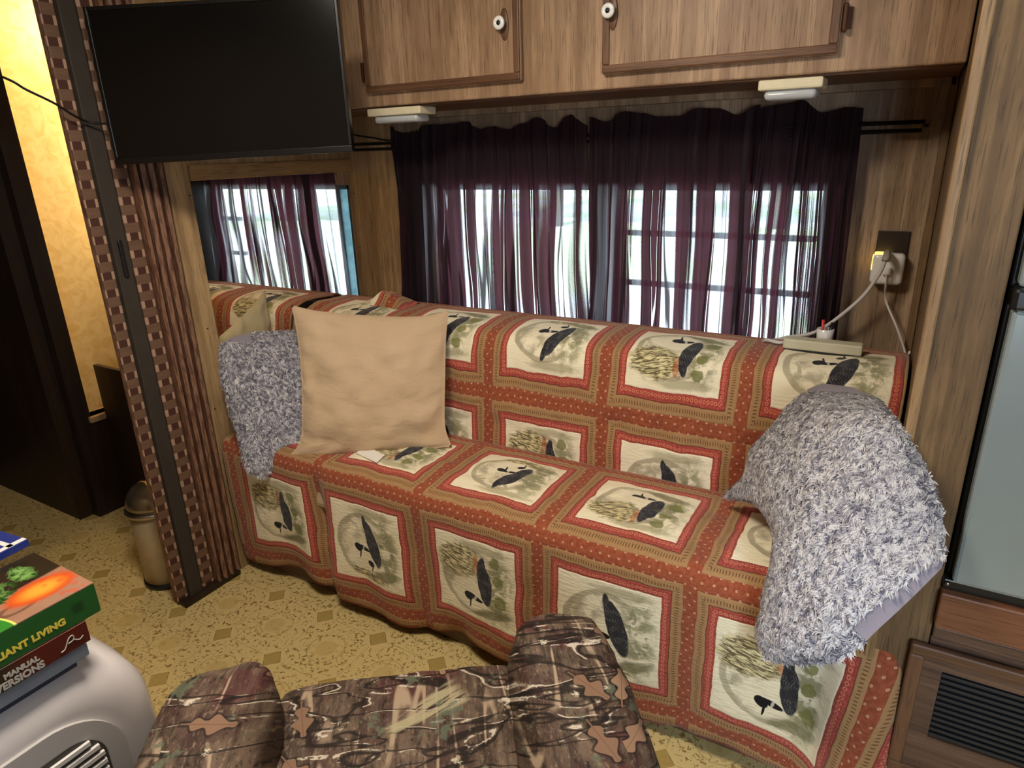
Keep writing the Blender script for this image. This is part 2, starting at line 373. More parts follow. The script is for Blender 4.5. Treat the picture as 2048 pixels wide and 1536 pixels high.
def m_camo():
    M = Mat('bark_and_leaf_camouflage', 0.7, 0.25); x, y, z = M.pos()
    # chair coordinates: fold y and z together so sloping cloth keeps its print
    l = y + z * 1.0
    tr = M.noise(M.vec(x * 42.0, l * 5.0, 0.0), 1.0, 4, 0.6, 0.3)
    blk = M.noise(M.vec(x * 9.0, l * 6.0, 2.0), 1.0, 2)
    c = M.mix(tr.sm(0.35, 0.65), (64, 50, 42), (112, 94, 80))
    c = M.mix(blk.sm(0.5, 0.56) * 0.55, c, (70, 46, 44))
    fine = M.noise(M.vec(x * 130.0, l * 45.0, 0.0), 1.0, 5, 0.75)
    c = M.mix(fine.sm(0.53, 0.64) * 0.75, c, (140, 120, 100))
    c = M.mix(fine.sm(0.45, 0.36) * 0.85, c, (30, 22, 20))
    pl_ = M.noise(M.vec(x * 7.0, l * 5.0, 22.0), 1.0, 3, 0.6)
    c = M.mix(pl_.sm(0.54, 0.60) * 0.6, c, (84, 40, 44))
    # vertical pale trunks
    tk = M.noise(M.vec(x * 17.0, l * 1.6, 5.0), 1.0, 1, 0.5, 0.2)
    tm = (tk - 0.5).abs().sm(0.022, 0.008) * M.noise(M.vec(x * 14, l * 9, 1.0), 1.0, 2).sm(0.46, 0.56)
    c = M.mix(tm * 0.85, c, (178, 156, 132))
    # branches, dark with a light edge
    for off, k in ((0.0, 9.0), (9.0, 7.0)):
        bn = M.noise(M.vec(x * 2.2 + off, l * k, off), 1.0, 3, 0.6, 0.4)
        c = M.mix((bn - 0.5).abs().sm(0.014, 0.004) * 0.85, c, (26, 20, 18))
        c = M.mix((bn + (fine - 0.5) * 0.03 - 0.522).abs().sm(0.008, 0.002) * M.noise(M.vec(x * 14, l * 14, off), 1.0, 4, 0.7).sm(0.50, 0.55) * 0.85, c, (214, 202, 184))
    li = M.noise(M.vec(x * 11.0, l * 13.0, 8.0), 1.0, 5, 0.75)
    c = M.mix(li.sm(0.625, 0.665) * 0.95, c, (206, 198, 176))
    gr = M.noise(M.vec(x * 12.0, l * 10.0, 14.0), 1.0, 4, 0.75)
    c = M.mix(gr.sm(0.585, 0.63) * 0.8, c, (96, 104, 86))
    # oak leaves: one lobed leaf per cell
    n, d = M.vor(M.vec(x, l, 0.0), 8.5, out='Distance', rand=0.85); n.voronoi_dimensions = '2D'
    cell = M.xyz(n.outputs['Position']); rnd = M.xyz(n.outputs['Color'])
    ddx = x - cell[0]; ddy = l - cell[1]; th = rnd[0] * 6.28; cs, sn = th.m('COSINE'), th.sin()
    p_ = ddx * cs + ddy * sn; q_ = ddy * cs - ddx * sn
    env = (1.0 - (p_ / 0.034) * (p_ / 0.034)).max(0.0).sqrt()
    wid = env * (((p_ * 190.0 + q_.abs() * 60.0).sin() * 0.5 + 0.5) * 0.62 + 0.30) * 0.021
    stem = (q_.abs() - 0.0012).max((p_ + 0.036).abs() - 0.012)
    dl = (q_.abs() - wid).max(p_.abs() - 0.034).min(stem)
    has = rnd[1].gt(0.52)
    c = M.mix((dl - 0.003).sm(0.004, -0.001) * has * 0.75, c, (30, 22, 20))
    c = M.mix(dl.sm(0.0008, -0.0006) * has * 0.95, c, M.mix(rnd[2], (122, 92, 74), (168, 134, 108)))
    c = M.mix((q_.abs()).sm(0.0012, 0.0004) * dl.sm(0.0, -0.001) * has * 0.6, c, (110, 78, 58))
    # dry grass sprays
    n2, d2 = M.vor(M.vec(x * 1.0 + 3.3, l * 1.0, 0.0), 3.3, out='Distance', rand=0.8); n2.voronoi_dimensions = '2D'
    ce2 = M.xyz(n2.outputs['Position']); r2 = M.xyz(n2.outputs['Color'])
    gx = x + 3.3 - ce2[0]; gy = l - ce2[1]; w1 = gx * 0.5 - gy * 0.86; w2 = gx * 0.86 + gy * 0.5
    gm = w2.abs().sm(0.085, 0.06) * (w1.abs() - 0.016 * (w2 * 9.0 + 1.2)).sm(0.006, -0.004) * M.noise(M.vec(w1 * 120.0, w2 * 12.0, 0.0), 1.0, 2).sm(0.4, 0.52) * r2[2].gt(0.4)
    c = M.mix(gm * 0.9, c, (172, 162, 130))
    M.col(c); M.bump(M.noise(M.vec(x, y, z), 500, 2), 0.15, 0.001); return M.m

def m_curtain(name, seed, dens=0.52, k=24.0):
    M = Mat(name, 0.85, 0.1); u, v, _ = M.uv()
    wv = M.noise(M.vec(u * 3.0, v * 1.6, seed), 1.0, 1) * 0.05
    n1 = M.noise(M.vec((u + wv) * k, v * 0.55, seed), 1.0, 1, 0.5)
    n3 = M.noise(M.vec((u + wv) * k * 3.1, v * 0.9, seed + 2.0), 1.0, 1, 0.5)
    grain = M.noise(M.vec(u, v, seed), 700, 2)
    backlit = v.sm(1.262, 1.240)                    # darkness above the window put into the cloth: no see-through streaks there
    thin = (n1 * 0.72 + n3 * 0.28 + (grain - 0.5) * 0.14).sm(dens, dens + 0.07) * backlit
    fold = M.noise(M.vec((u + wv) * k * 1.3 + 40.0, v * 0.5, seed), 1.0, 1, 0.4); foldm = (fold - 0.5).abs().sm(0.034, 0.012)
    slit = (fold - 0.44).abs().sm(0.011, 0.003) * backlit * (1.0 - foldm)
    alpha = (thin * 0.62 + grain.sm(0.45, 0.8) * 0.05 * backlit) * (1.0 - foldm * 0.97)
    alpha = alpha.max(slit * 0.75)
    nt = M.nt; nt.nodes.remove(M.p)
    def bs(t, col=None):
        n = nt.nodes.new(t)
        if col is not None: M.link(col, n.inputs[0])
        return n
    dif = bs('ShaderNodeBsdfDiffuse', M.mix(thin, (46, 38, 42), (90, 82, 94)))
    trl = bs('ShaderNodeBsdfTranslucent', M.mix(thin, (118, 64, 78), (226, 224, 236)))
    tra = bs('ShaderNodeBsdfTransparent'); tra.inputs[0].default_value = (0.98, 0.98, 1.0, 1)
    m1 = bs('ShaderNodeMixShader'); M.link((0.42 + thin * 0.5) * (1.0 - foldm * 0.92), m1.inputs[0]); nt.links.new(dif.outputs[0], m1.inputs[1]); nt.links.new(trl.outputs[0], m1.inputs[2])
    m2 = bs('ShaderNodeMixShader'); M.link(alpha, m2.inputs[0]); nt.links.new(m1.outputs[0], m2.inputs[1]); nt.links.new(tra.outputs[0], m2.inputs[2])
    nt.links.new(m2.outputs[0], M.out.inputs[0]); return M.m

def m_fabric(name, c1, c2, rough=0.95, bump=0.25, sc=260):
    M = Mat(name, rough, 0.1); x, y, z = M.pos()
    n = M.noise(M.vec(x, y, z), 7, 4); w = M.noise(M.vec(x, y, z), sc, 2)
    M.col(M.mix(n, c1, c2)); M.bump(w * 0.25 + M.noise(M.vec(x * 1.0, y * 1.0, z * 2.2), 11, 3, 0.55, 0.4) * 3.0, bump, 0.009); M.set(Sheen_Weight=0.2); return M.m
def m_fur(name):
    M = Mat(name, 0.95, 0.1)
    a = M.new('ShaderNodeAttribute'); a.attribute_name = 'tone'; f = S(M.nt, a.outputs['Fac'])
    c = M.mix(f.sm(0.0, 0.35), (92, 90, 104), (160, 156, 164)); c = M.mix(f.sm(0.35, 0.9), c, (214, 210, 210))
    M.col(c); M.set(Sheen_Weight=0.3); return M.m
def m_checks():
    M = Mat('woven_check_vinyl', 0.6, 0.25); x, y, z = M.gpos()
    P = 0.0475
    r = (z / P).frac(); band = (r - 0.5).abs().sm(0.24, 0.20)
    yy = (y / 0.0235); ck = (yy * 0.5).frac().gt(0.5)
    c = M.mix(ck, (74, 46, 38), (168, 136, 114))
    base = M.mix(M.noise(M.vec(x * 10, y * 10, z * 200), 1.0, 2), (92, 68, 54), (120, 92, 72))
    c = M.mix(band, base, c)
    low = z.sm(0.75, 0.25); c = M.mix(low * 0.0, c, (90, 48, 38))
    M.col(c); M.bump(band, 0.2, 0.002); return M.m
def m_fold():
    M = Mat('accordion_fold_vinyl', 0.55, 0.3); x, y, z = M.gpos()
    n = M.noise(M.vec(x * 160, y * 160, z * 22), 1.0, 3, 0.6)
    c = M.mix(n.sm(0.42, 0.62), (134, 98, 76), (92, 60, 46)); M.col(c); M.bump(n, 0.2, 0.002); return M.m
def m_bath():
    M = Mat('yellow_embossed_wallpaper', 0.6, 0.2); x, y, z = M.gpos()
    n = M.noise(M.vec(x, y * 1.0, z), 24, 3, 0.5, 0.8)
    M.col(M.mix(n.sm(0.35, 0.7), (242, 218, 160), (230, 200, 134))); M.bump(n, 0.3, 0.004); return M.m
m_gls = Mat('window_glass', 0.02, 0.5); m_gls.set(Base_Color=(0.95, 0.98, 1, 1), Transmission_Weight=1.0, IOR=1.02); m_glass = m_gls.m
M_floor = m_floor(); M_quilt = m_quilt(); M_camo = m_camo()
M_beige = m_fabric('beige_cotton', (200, 174, 142), (186, 158, 126)); M_beige2 = m_fabric('pale_beige_cotton', (196, 180, 142), (180, 162, 122))
M_lav = m_fabric('lavender_grey_plush', (146, 138, 148), (128, 122, 132)); M_fur = m_fur('grey_white_faux_fur')
M_check = m_checks(); M_foldm = m_fold(); M_bath = m_bath()
M_alu = plain('window_aluminium', (120, 116, 122), 0.5, 0.5, metal=0.2)
M_ceil = plain('ceiling_panel', (196, 186, 168), 0.8, 0.2)

# ------------------------------------------------------------------ setting
YB, XP = 1.98, -1.85
box('floor', (-3.6, 1.3, -0.7, 2.1, -0.06, 0.0), M_floor, bev=0, kind='structure')
box('ceiling', (-3.6, 1.3, -0.7, 2.1, 2.05, 2.12), M_ceil, bev=0, kind='structure')
ZT, ZB = 1.25, 0.79
WL, WR = (-2.71, -1.875), (-1.465, -0.19)
boxes('wall_back', [(-3.6, WL[0], YB, YB + .05, 0, 2.05), (WL[1], WR[0], YB, YB + .05, 0, 2.05), (WR[1], 0.05, YB, YB + .05, 0, 2.05),
      (WL[0], WL[1], YB, YB + .05, 0, ZB), (WL[0], WL[1], YB, YB + .05, ZT, 2.05), (WR[0], WR[1], YB, YB + .05, 0, ZB), (WR[0], WR[1], YB, YB + .05, ZT, 2.05),
      (0.05, 1.25, YB, YB + .05, 0, 2.05)], W_wall, kind='structure')
# side panel to the right of the sofa, its front stile stands beside the refrigerator
box('wall_right', (0.055, 0.075, 1.235, YB, 0, 2.05), W_right, bev=0, kind='structure')
tr = box('trim_1', (0.052, 0.139, 1.205, 1.235, 0, 2.05), W_right, bev=0.003, kind='structure')
box('edge_strip', (0.044, 0.060, 1.196, 1.206, 0, 2.05), wood('edge_strip_wood', (168, 138, 100), (150, 120, 84), (122, 94, 64), knots=False), tr, bev=0.003)
box('trim_2', (0.036, 0.054, 1.955, 1.979, 0.5, 1.5), W_right, bev=0.003, kind='structure')
box('wall_far_right', (1.25, 1.3, -0.7, YB, 0, 2.05), W_right, bev=0, kind='structure')
boxes('wall_front', [(-3.6, 0.2, -0.7, -0.62, 0, 2.05), (0.9, 1.25, -0.7, -0.62, 0, 2.05), (0.2, 0.9, -0.7, -0.62, 0, 0.92), (0.2, 0.9, -0.7, -0.62, 1.58, 2.05)], W_wall, kind='structure')
w3 = boxes('window_3', [(0.2, 0.9, -0.69, -0.63, 0.92, 0.95), (0.2, 0.9, -0.69, -0.63, 1.55, 1.58), (0.2, 0.23, -0.69, -0.63, 0.95, 1.55), (0.87, 0.9, -0.69, -0.63, 0.95, 1.55)], M_alu, kind='structure')
# left end wall with the opening to the lit bathroom
YO0, YO1, ZO0 = 1.25, 1.72, 0.42
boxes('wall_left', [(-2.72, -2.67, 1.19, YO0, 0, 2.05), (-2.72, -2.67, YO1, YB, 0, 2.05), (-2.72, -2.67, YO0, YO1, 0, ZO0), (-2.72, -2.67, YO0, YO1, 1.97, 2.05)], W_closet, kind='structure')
boxes('wall_bathroom', [(-3.02, -2.96, 1.19, YB, 0, 2.05), (-2.96, -2.72, 1.20, 1.245, 0, 2.05), (-2.96, -2.72, 1.93, YB, 0, 2.05)], M_bath, kind='structure')
box('window_sill_board', (-2.74, -2.655, YO0 - .01, YO1, ZO0 - .025, ZO0), W_post, bev=0.004, kind='structure')
bpy.data.objects['window_sill_board'].name = 'trim_3'
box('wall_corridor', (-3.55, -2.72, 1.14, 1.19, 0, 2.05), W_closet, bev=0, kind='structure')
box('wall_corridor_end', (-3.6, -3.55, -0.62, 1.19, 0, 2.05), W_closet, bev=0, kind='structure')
# partition between the corridor and the sofa: post, header and rear stile around an open bay
part = empty('partition', kind='structure')
post = box('post', (XP - 0.035, XP, 1.222, 1.296, 0, 2.05), W_post, part, bev=0.003)
hd = box('header', (XP - 0.035, XP, 1.296, 1.975, 1.318, 2.05), W_post, part, bev=0.003)
box('header_trim', (XP - 0.002, XP + 0.008, 1.296, 1.985 - 0.012, 1.300, 1.345), wood('pine_strip', (186, 150, 100), (160, 126, 80), (128, 96, 60), ax='y', knots=False), part, bev=0.002)
stl = box('rear_stile', (XP - 0.012, -1.62, 1.966, 1.979, 0.0, 2.05), W_post, part, bev=0.001)
for (yy, zz) in ((1.285, 1.26), (1.262, 0.86), (1.288, 0.79), (1.235, 0.60)):
    o = lathe('nail', [(0.0025, 0), (0.0025, 0.002), (0.001, 0.003)], m_dark, part, seg=8); o.location = (XP, yy, zz); o.rotation_euler = (0, PI / 2, 0)
for (xx, zz) in ((-1.838, 1.22), (-1.835, 1.02)):
    o = lathe('nail', [(0.0025, 0), (0.0025, 0.002), (0.001, 0.003)], m_dark, part, seg=8); o.location = (xx, 1.966, zz); o.rotation_euler = (PI / 2, 0, 0)

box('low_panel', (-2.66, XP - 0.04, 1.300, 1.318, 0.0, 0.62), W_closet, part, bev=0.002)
# windows
def window(name, x0, x1, mull, bars):
    b = 0.016
    fr = boxes(name, [(x0, x1, YB + .005, YB + .045, ZT - b, ZT), (x0, x1, YB + .005, YB + .045, ZB, ZB + b), (x0, x0 + b, YB + .005, YB + .045, ZB, ZT), (x1 - b, x1, YB + .005, YB + .045, ZB, ZT)], M_alu, kind='structure')
    for (a, c) in mull: box('mullion', (a, c, YB + .008, YB + .04, ZB + b, ZT - b), M_alu, fr, bev=0.001)
    for (a, c, z) in bars: box('glazing_bar', (a, c, YB + .012, YB + .03, z - 0.008, z + 0.008), M_alu, fr, bev=0.001)
    box('pane', (x0 + b, x1 - b, YB + .030, YB + .034, ZB + b, ZT - b), m_glass, fr, bev=0)
    return fr
w1 = window('window_1', WL[0], WL[1], [(-1.955, -1.925)], [(WL[0] + .02, -2.55, 1.107), (WL[0] + .02, -2.55, 0.955)])
w2 = window('window_2', WR[0], WR[1], [(-0.872, -0.782)], [(-0.782, WR[1] - .02, 1.107), (-0.782, WR[1] - .02, 0.953)])
Msh = Mat('frosted_blue_shade', 0.8, 0.1); Msh.nt.nodes.remove(Msh.p)
_x, _y, _z = Msh.gpos(); _n = Msh.noise(Msh.vec(_x, _y, _z), 30, 3)
_t = Msh.new('ShaderNodeBsdfTranslucent'); Msh.link(Msh.mix(_n.sm(0.3, 0.7), (200, 226, 232), (160, 196, 206)), _t.inputs[0]); _tt = Msh.new('ShaderNodeBsdfTransparent'); _mm = Msh.new('ShaderNodeMixShader'); _mm.inputs[0].default_value = 0.62; Msh.link(_t.outputs[0], _mm.inputs[1]); Msh.link(_tt.outputs[0], _mm.inputs[2]); _tt.inputs[0].default_value = (0.74, 0.90, 0.94, 1); Msh.link(_mm.outputs[0], Msh.out.inputs[0])
box('shade', (-1.926, -1.874, YB + .002, YB + .006, ZB, ZT), Msh.m, w1, bev=0, label='frosted pale blue strip beside the curtain')

# outdoors: ground and trees seen through the sheer curtains
Mg = Mat('gravel_and_grass', 0.95, 0.1); gx, gy, gz = Mg.gpos()
gn = Mg.noise(Mg.vec(gx, gy, 0.0), 0.22, 3); gn2 = Mg.noise(Mg.vec(gx, gy, 0.0), 3, 4)
Mg.col(Mg.mix(gn.sm(0.46, 0.56), Mg.mix(gn2, (222, 226, 232), (206, 214, 222)), Mg.mix(gn2, (198, 212, 186), (176, 196, 158))))
box('ground', (-60, 40, 2.6, 80, -0.9, -0.8), Mg.m, bev=0, kind='structure')
Mleaf = plain('tree_leaves', (130, 160, 118), 0.8, 0.2, var=30, scale=3); Mbark = plain('tree_bark', (86, 70, 58), 0.9, 0.1)
def tree(x, y, h, r, label, seed):
    t = empty('tree', (x, y, -0.8), label=label, cat='tree', group='trees outside the windows')
    tube('trunk', [(0, 0, 0), (0.1, 0, h * .4), (0, 0.1, h * .8)], lambda q: 0.22 * (1 - .6 * q), Mbark, t, sub=4)
    bm = bmesh.new(); rr = random.Random(seed)
    for k in range(16):
        a = rr.random() * 6.28; q = rr.random() ** .5 * r
        c = Vector((math.cos(a) * q, math.sin(a) * q, h * (.55 + .5 * rr.random())))
        g = bmesh.ops.create_icosphere(bm, subdivisions=2, radius=r * (.35 + .3 * rr.random()))
        for v in g['verts']: v.co = v.co * (0.85 + 0.3 * rr.random()) + c
    bmobj('foliage', bm, Mleaf, t)
for k, (x, y, h, r, w) in enumerate([(-19, 17, 6, 3, 'the small left window'), (-9, 18, 7, 3.0, 'the left half of the main window'), (-3.0, 19, 7, 2.6, 'the barred right half of the main window')]):
    tree(x, y, h, r, 'green leafy tree outside, behind the curtains of ' + w, k)

# ------------------------------------------------------------------ overhead cabinet
CY = 1.65; CZ = 1.492
cab = empty('overhead_cabinet', (-0.9, CY, CZ), label='long oak overhead cabinet above the window with framed doors and white ring knobs', cat='cabinet')
def inw(o):
    o.matrix_parent_inverse = Matrix.Translation(-Vector(o.parent.location)) if o.parent and o.parent.type == 'EMPTY' else Matrix(); return o
def W(o):      # parent was assigned: keep world coordinates
    p = o.parent; M_ = Matrix.Identity(4)
    while p is not None: M_ = M_ @ Matrix.Identity(4); p = p.parent
    o.matrix_parent_inverse = Matrix.Translation(-Vector(o.parent.location)) @ Matrix.Identity(4); return o
W(box('body', (XP + 0.003, 0.052, CY, 1.955, CZ, 2.048), W_cab, cab, bev=0.004))
W(box('bottom_rail', (XP + 0.01, 0.050, CY + 0.02, 1.96, CZ - 0.004, CZ), W_darkx, cab, bev=0.001))
W(box('rear_cleat', (-1.62, 0.050, 1.955, 1.978, CZ - 0.022, CZ), W_wall, cab, bev=0.002))
def cab_door(x0, x1, z0, kx, kz, hinges):
    d = W(box('door', (x0, x1, CY - 0.016, CY - 0.001, z0, 2.046), W_cab, cab, bev=0.004))
    w = 0.020
    for b in ((x0 + .002, x1 - .002, z0 + .002, z0 + w), (x0 + .002, x0 + w, z0 + w, 2.04), (x1 - w, x1 - .002, z0 + w, 2.04)):
        bm = bmesh.new(); addbox(bm, b[0], b[1], CY - 0.021, CY - 0.014, b[2], b[3], bev=0.003)
        bmobj('edge_molding', bm, W_darkx if b[1] - b[0] > 0.1 else W_dark, d)
    bp = lathe('knob_plate', [(0.001, -0.001), (0.017, 0), (0.017, 0.0015), (0.014, 0.003), (0.001, 0.0032)], W_dark, d, seg=28); bp.location = (kx + 0.003, CY - 0.016, kz); bp.rotation_euler = (PI / 2, 0, 0); bp.scale = (0.74, 2.2, 1)
    k = lathe('knob', [(0.004, 0), (0.006, 0.008), (0.0145, 0.012), (0.0165, 0.017), (0.0145, 0.021), (0.007, 0.0215), (0.0055, 0.019), (0.0005, 0.0185)], plain('porcelain_white', (240, 238, 232), 0.15, 0.6, var=2), d, seg=28, label='white porcelain ring knob')
    k.location = (kx - 0.002, CY - 0.019, kz + .002); k.rotation_euler = (PI / 2, 0, 0)
    c = lathe('knob_center', [(0.001, 0.0), (0.0056, 0.0), (0.0056, 0.0205), (0.001, 0.0215)], m_dark, d, seg=20, label='black center of the knob')
    c.location = (kx - 0.002, CY - 0.019, kz + .002); c.rotation_euler = (PI / 2, 0, 0)
    for hx, hz in hinges:
        bm = bmesh.new(); addbox(bm, hx - .004, hx + .004, CY - 0.024, CY - 0.001, hz - .026, hz + .026, bev=.003); addbox(bm, hx, hx + .012, CY - 0.004, CY, hz - .02, hz + .02, bev=.001)
        bmobj('hinge', bm, plain('bronze_hinge', (90, 58, 40), 0.35, 0.5, metal=0.6), d)
cab_door(-1.438, -0.914, 1.527, -0.962, 1.660, [(-1.442, 1.585)])
cab_door(-0.692, -0.174, 1.524, -0.668, 1.654, [(-0.168, 1.590)])
for k, (x0, x1) in enumerate(((-1.462, -1.262), (-0.330, -0.198))):
    L = empty('cabinet_light', ((x0 + x1) / 2, 1.695, CZ - 0.004), label=('ivory plastic light under the cabinet next to the television', 'ivory plastic light under the right end of the cabinet, above the curtain rod')[k], cat='light', group='lights under the overhead cabinet')
    hw = (x1 - x0) / 2
    box('housing', (-hw, hw, -0.04, 0.04, -0.022, -0.0005), m_ivory, L, bev=0.004)
    ln = Mat('clear_ribbed_lens', 0.25, 0.5); ln.set(Base_Color=(0.75, 0.78, 0.8, 1), Transmission_Weight=0.35)
    bm = bmesh.new(); addbox(bm, -hw * .82, hw * .82, -0.033, 0.033, -0.042, -0.021, bev=0.010, seg=3); bmobj('lens', bm, ln.m, L, True)

# ------------------------------------------------------------------ curtains and rods
def curtain(name, x0, x1, z0, z1, y, mat, label, seed, npl, amp, flare=0.0, ruffle=True, gather=None, label_group='dark sheer curtains'):
    nu, nv = max(60, int((x1 - x0) * 260)), 60
    def fn(u, v):
        z = z0 + (z1 - z0) * v
        uu = u + 0.012 * vnoise(u * 9, v * 3, seed)
        ph = uu * npl * 2 * PI + 1.3 * vnoise(u * 5, v * 0 + 3.3, seed + 1) * 6
        a = amp * (0.55 + 0.6 * (1 - v)) * (0.6 + 1.2 * (vnoise(u * 7, v * 1.5, seed + 2) + .5))
        yy = y - a * np.sin(ph) - 0.4 * a * np.sin(ph * 2.3 + 1 + 2 * v)
        x = x0 + (x1 - x0) * uu + (1 - v) * flare * (u - 0.5) * 2
        top = np.clip((v - 0.95) / 0.05, 0, 1)
        zz = z + top * (0.034 * vnoise(u * (x1 - x0) * 19, v * 0, seed + 3) + 0.0)
        rodz = np.exp(-((z - 1.385) / 0.014) ** 2) if ruffle else 0
        yy = yy * (1 - 0.0) - rodz * 0.006
        return np.stack([x, yy, zz], -1)
    V, F, u, v = grid(nu, nv, fn)
    uv = np.stack([x0 + (x1 - x0) * u, z0 + (z1 - z0) * v], 1)
    return mesh(name, V, F, mat, None, uv=uv, label=label, cat='curtain', group=label_group)
curtain('curtain', -1.60, -0.858, 0.74, 1.437, 1.925, m_curtain('sheer_purple_a', 3.0, 0.475, 26.0), 'dark purple sheer curtain on the left half of the main window', 11, 15, 0.012, 0.02)
curtain('curtain', -0.850, -0.375, 0.74, 1.437, 1.925, m_curtain('sheer_purple_b', 8.0, 0.52, 24.0), 'dark purple sheer curtain in the middle, showing two window bars behind it', 12, 8, 0.009, 0.004)
curtain('curtain', -0.380, -0.132, 0.74, 1.440, 1.928, m_curtain('sheer_purple_c', 15.0, 0.52, 52.0), 'dark tightly gathered sheer curtain at the right end, behind the white cord', 13, 9, 0.014, 0.01)
curtain('curtain', -2.72, -1.898, 0.74, 1.345, 1.925, m_curtain('sheer_purple_d', 21.0, 0.47, 26.0), 'dark purple sheer curtain on the small left window beyond the partition', 14, 14, 0.013, 0.022, ruffle=False)
m_rod = plain('black_rod_metal', (20, 20, 24), 0.3, 0.5, var=3)
rd = empty('curtain_rod', (-0.9, 1.937, 1.388), label='black double curtain rod across the main window', cat='curtain rod')
for dz, xr, dy in ((0.006, 0.0, 0.0), (-0.013, -0.004, 0.004)):
    tube('rod', [(-0.895, dy, dz), (0.9 + xr, dy, dz)], 0.0052, m_rod, rd, smoothpath=False)
tube('bracket', [(-0.895, 0.0, 0.0), (-0.915, 0.01, 0.0), (-0.92, 0.03, 0.0)], 0.006, m_rod, rd)
tube('bracket', [(0.90, 0.0, -0.003), (0.905, 0.02, -0.003), (0.905, 0.042, -0.003)], 0.004, m_rod, rd)
tube('curtain_rod', [(-2.70, 1.925, 1.338), (-1.90, 1.925, 1.338)], 0.005, m_rod, None, smoothpath=False, label='thin black rod holding the small left curtain, behind the header', cat='curtain rod')

# ------------------------------------------------------------------ sofa and quilt
SX0, SX1 = -1.815, 0.035
sofa = empty('sofa', (-0.9, 1.6, 0), label='built-in bench sofa under the loon quilt below the windows', cat='sofa')
W(box('base', (SX0, SX1, 1.275, 1.96, 0.0, 0.34), W_brown, sofa, bev=0.01))
W(box('seat_cushion', (SX0, SX1, 1.24, 1.60, 0.34, 0.485), M_beige, sofa, bev=0.02, seg=3))
W(box('backrest', (-2.66, SX1, 1.66, 1.885, 0.34, 0.805), M_beige, sofa, bev=0.03, seg=3))
W(box('base', (-2.66, SX0 - 0.04, 1.36, 1.96, 0.0, 0.34), W_brown, sofa, bev=0.01))
W(box('seat_cushion', (-2.66, SX0 - 0.04, 1.33, 1.60, 0.34, 0.485), M_beige, sofa, bev=0.02, seg=3))
PROF = np.array([(1.236, .055, .055), (1.226, .16, .16), (1.225, .30, .30), (1.225, .42, .42), (1.229, .465, .465), (1.245, .492, .495), (1.27, .499, .515), (1.305, .5, .5375), (1.36, .504, .60), (1.41, .504, .66), (1.47, .503, .73), (1.52, .5, .7875), (1.575, .497, .85), (1.602, .489, .90), (1.609, .489, 1.05), (1.611, .52, 1.095), (1.614, .585, 1.1625), (1.62, .66, 1.225), (1.628, .745, 1.2875), (1.635, .795, 1.335), (1.652, .829, 1.38), (1.70, .846, 1.43), (1.76, .850, 1.49), (1.83, .846, 1.56), (1.89, .836, 1.63), (1.905, .76, 1.70)])
def quilt(name, x0, x1, i0, nu, nv, parent=None, hem=True, xshift=0.0, **k):
    P = catmull(PROF[i0:], 8); s = np.linspace(0, 1, len(P))
    def fn(u, v):
        q = np.interp(v, s, P[:, 2]); X = x0 + (x1 + (0.062 * np.clip((0.52 - q) / 0.10, 0, 1) if i0 == 0 else 0) - x0) * u
        Y = np.interp(v, s, P[:, 0]); Z = np.interp(v, s, P[:, 1])
        front = np.clip((0.5 - q) / 0.45, 0, 1) if i0 == 0 else q * 0
        # flap: grooves and sway
        gro = np.exp(-((X + 1.425) / 0.035) ** 2) * 0.045 + np.exp(-((X + 1.06) / 0.03) ** 2) * 0.012 + np.exp(-((X + 0.665) / 0.03) ** 2) * 0.010 + np.exp(-((X + 0.30) / 0.03) ** 2) * 0.010
        sway = 0.02 * np.sin(X * 9 + 1.0) * front + 0.012 * np.sin(X * 21) * front
        Y = Y + gro * np.clip(front * 2.5, 0, 1) - sway * 0.7 - 0.012 * front * np.clip(X + 1.3, 0, 1)
        Z = Z + (1 - np.clip(q / 0.3, 0, 1)) * (0.018 * np.sin(X * 8.5 + 2.2) + 0.010 * np.sin(X * 19)) * (1 if i0 == 0 else 0)
        # seat puckers and plumpness
        seat = np.exp(-((q - 0.66) / 0.16) ** 2)
        back = np.exp(-((q - 1.22) / 0.14) ** 2)
        cell = np.abs(((X + 0.855) / 0.375 + 0.5) % 1 - 0.5)
        n1 = vnoise(X * 16, q * 16, 31); n2 = vnoise(X * 40, q * 34, 32); n3 = vnoise(X * 26, q * 7, 33)
        Z = Z + seat * (0.012 * n1 + 0.005 * n2) + seat * 0.004 * np.cos(cell * 2 * PI)
        Y = Y + back * (0.014 * n1 + 0.005 * n2) + front * (0.012 * n1 + 0.004 * n2 + 0.004 * n3)
        top = np.exp(-((q - 1.47) / 0.08) ** 2); Z = Z + top * (0.012 * vnoise(X * 7, q * 5, 35) + 0.006 * n1)
        # the right-hand end of the flap bends back towards the cabinet
        fr1 = np.clip(front * 4, 0, 1); e = np.clip((X + 0.03) / 0.06, 0, 1); e2 = np.clip((X - 0.075) / 0.035, 0, 1); Y = Y + fr1 * (e * e * (3 - 2 * e) * -0.034 + e2 * e2 * 0.02)
        # junction climbs slightly
        Y = np.where(q > 0.8, Y + 0.012 * np.clip(X + 0.9, -1, 1) * np.exp(-((q - 1.0) / 0.25) ** 2), Y)
        return np.stack([X, Y, Z], -1)
    V, F, u, v = grid(nu, nv, fn)
    X = V[:, 0].copy(); q = np.interp(v, s, P[:, 2])
    if i0 == 0:
        w_ = np.clip((X + 0.16) / 0.22, 0, 1) ** 2 * np.clip((0.42 - q) / 0.3, 0, 1); q = q + 0.075 * w_; X = X + 0.05 * w_
    o = mesh(name, V, F, M_quilt, parent, uv=np.stack([X + xshift, q], 1), **k)
    so = o.modifiers.new('thickness', 'SOLIDIFY'); so.thickness = 0.006; so.offset = 1
    return o
quilt('quilt', -1.835, 0.048, 0, 460, 190, label='rust and tan patchwork quilt with loon pictures covering the whole bench sofa', cat='quilt')
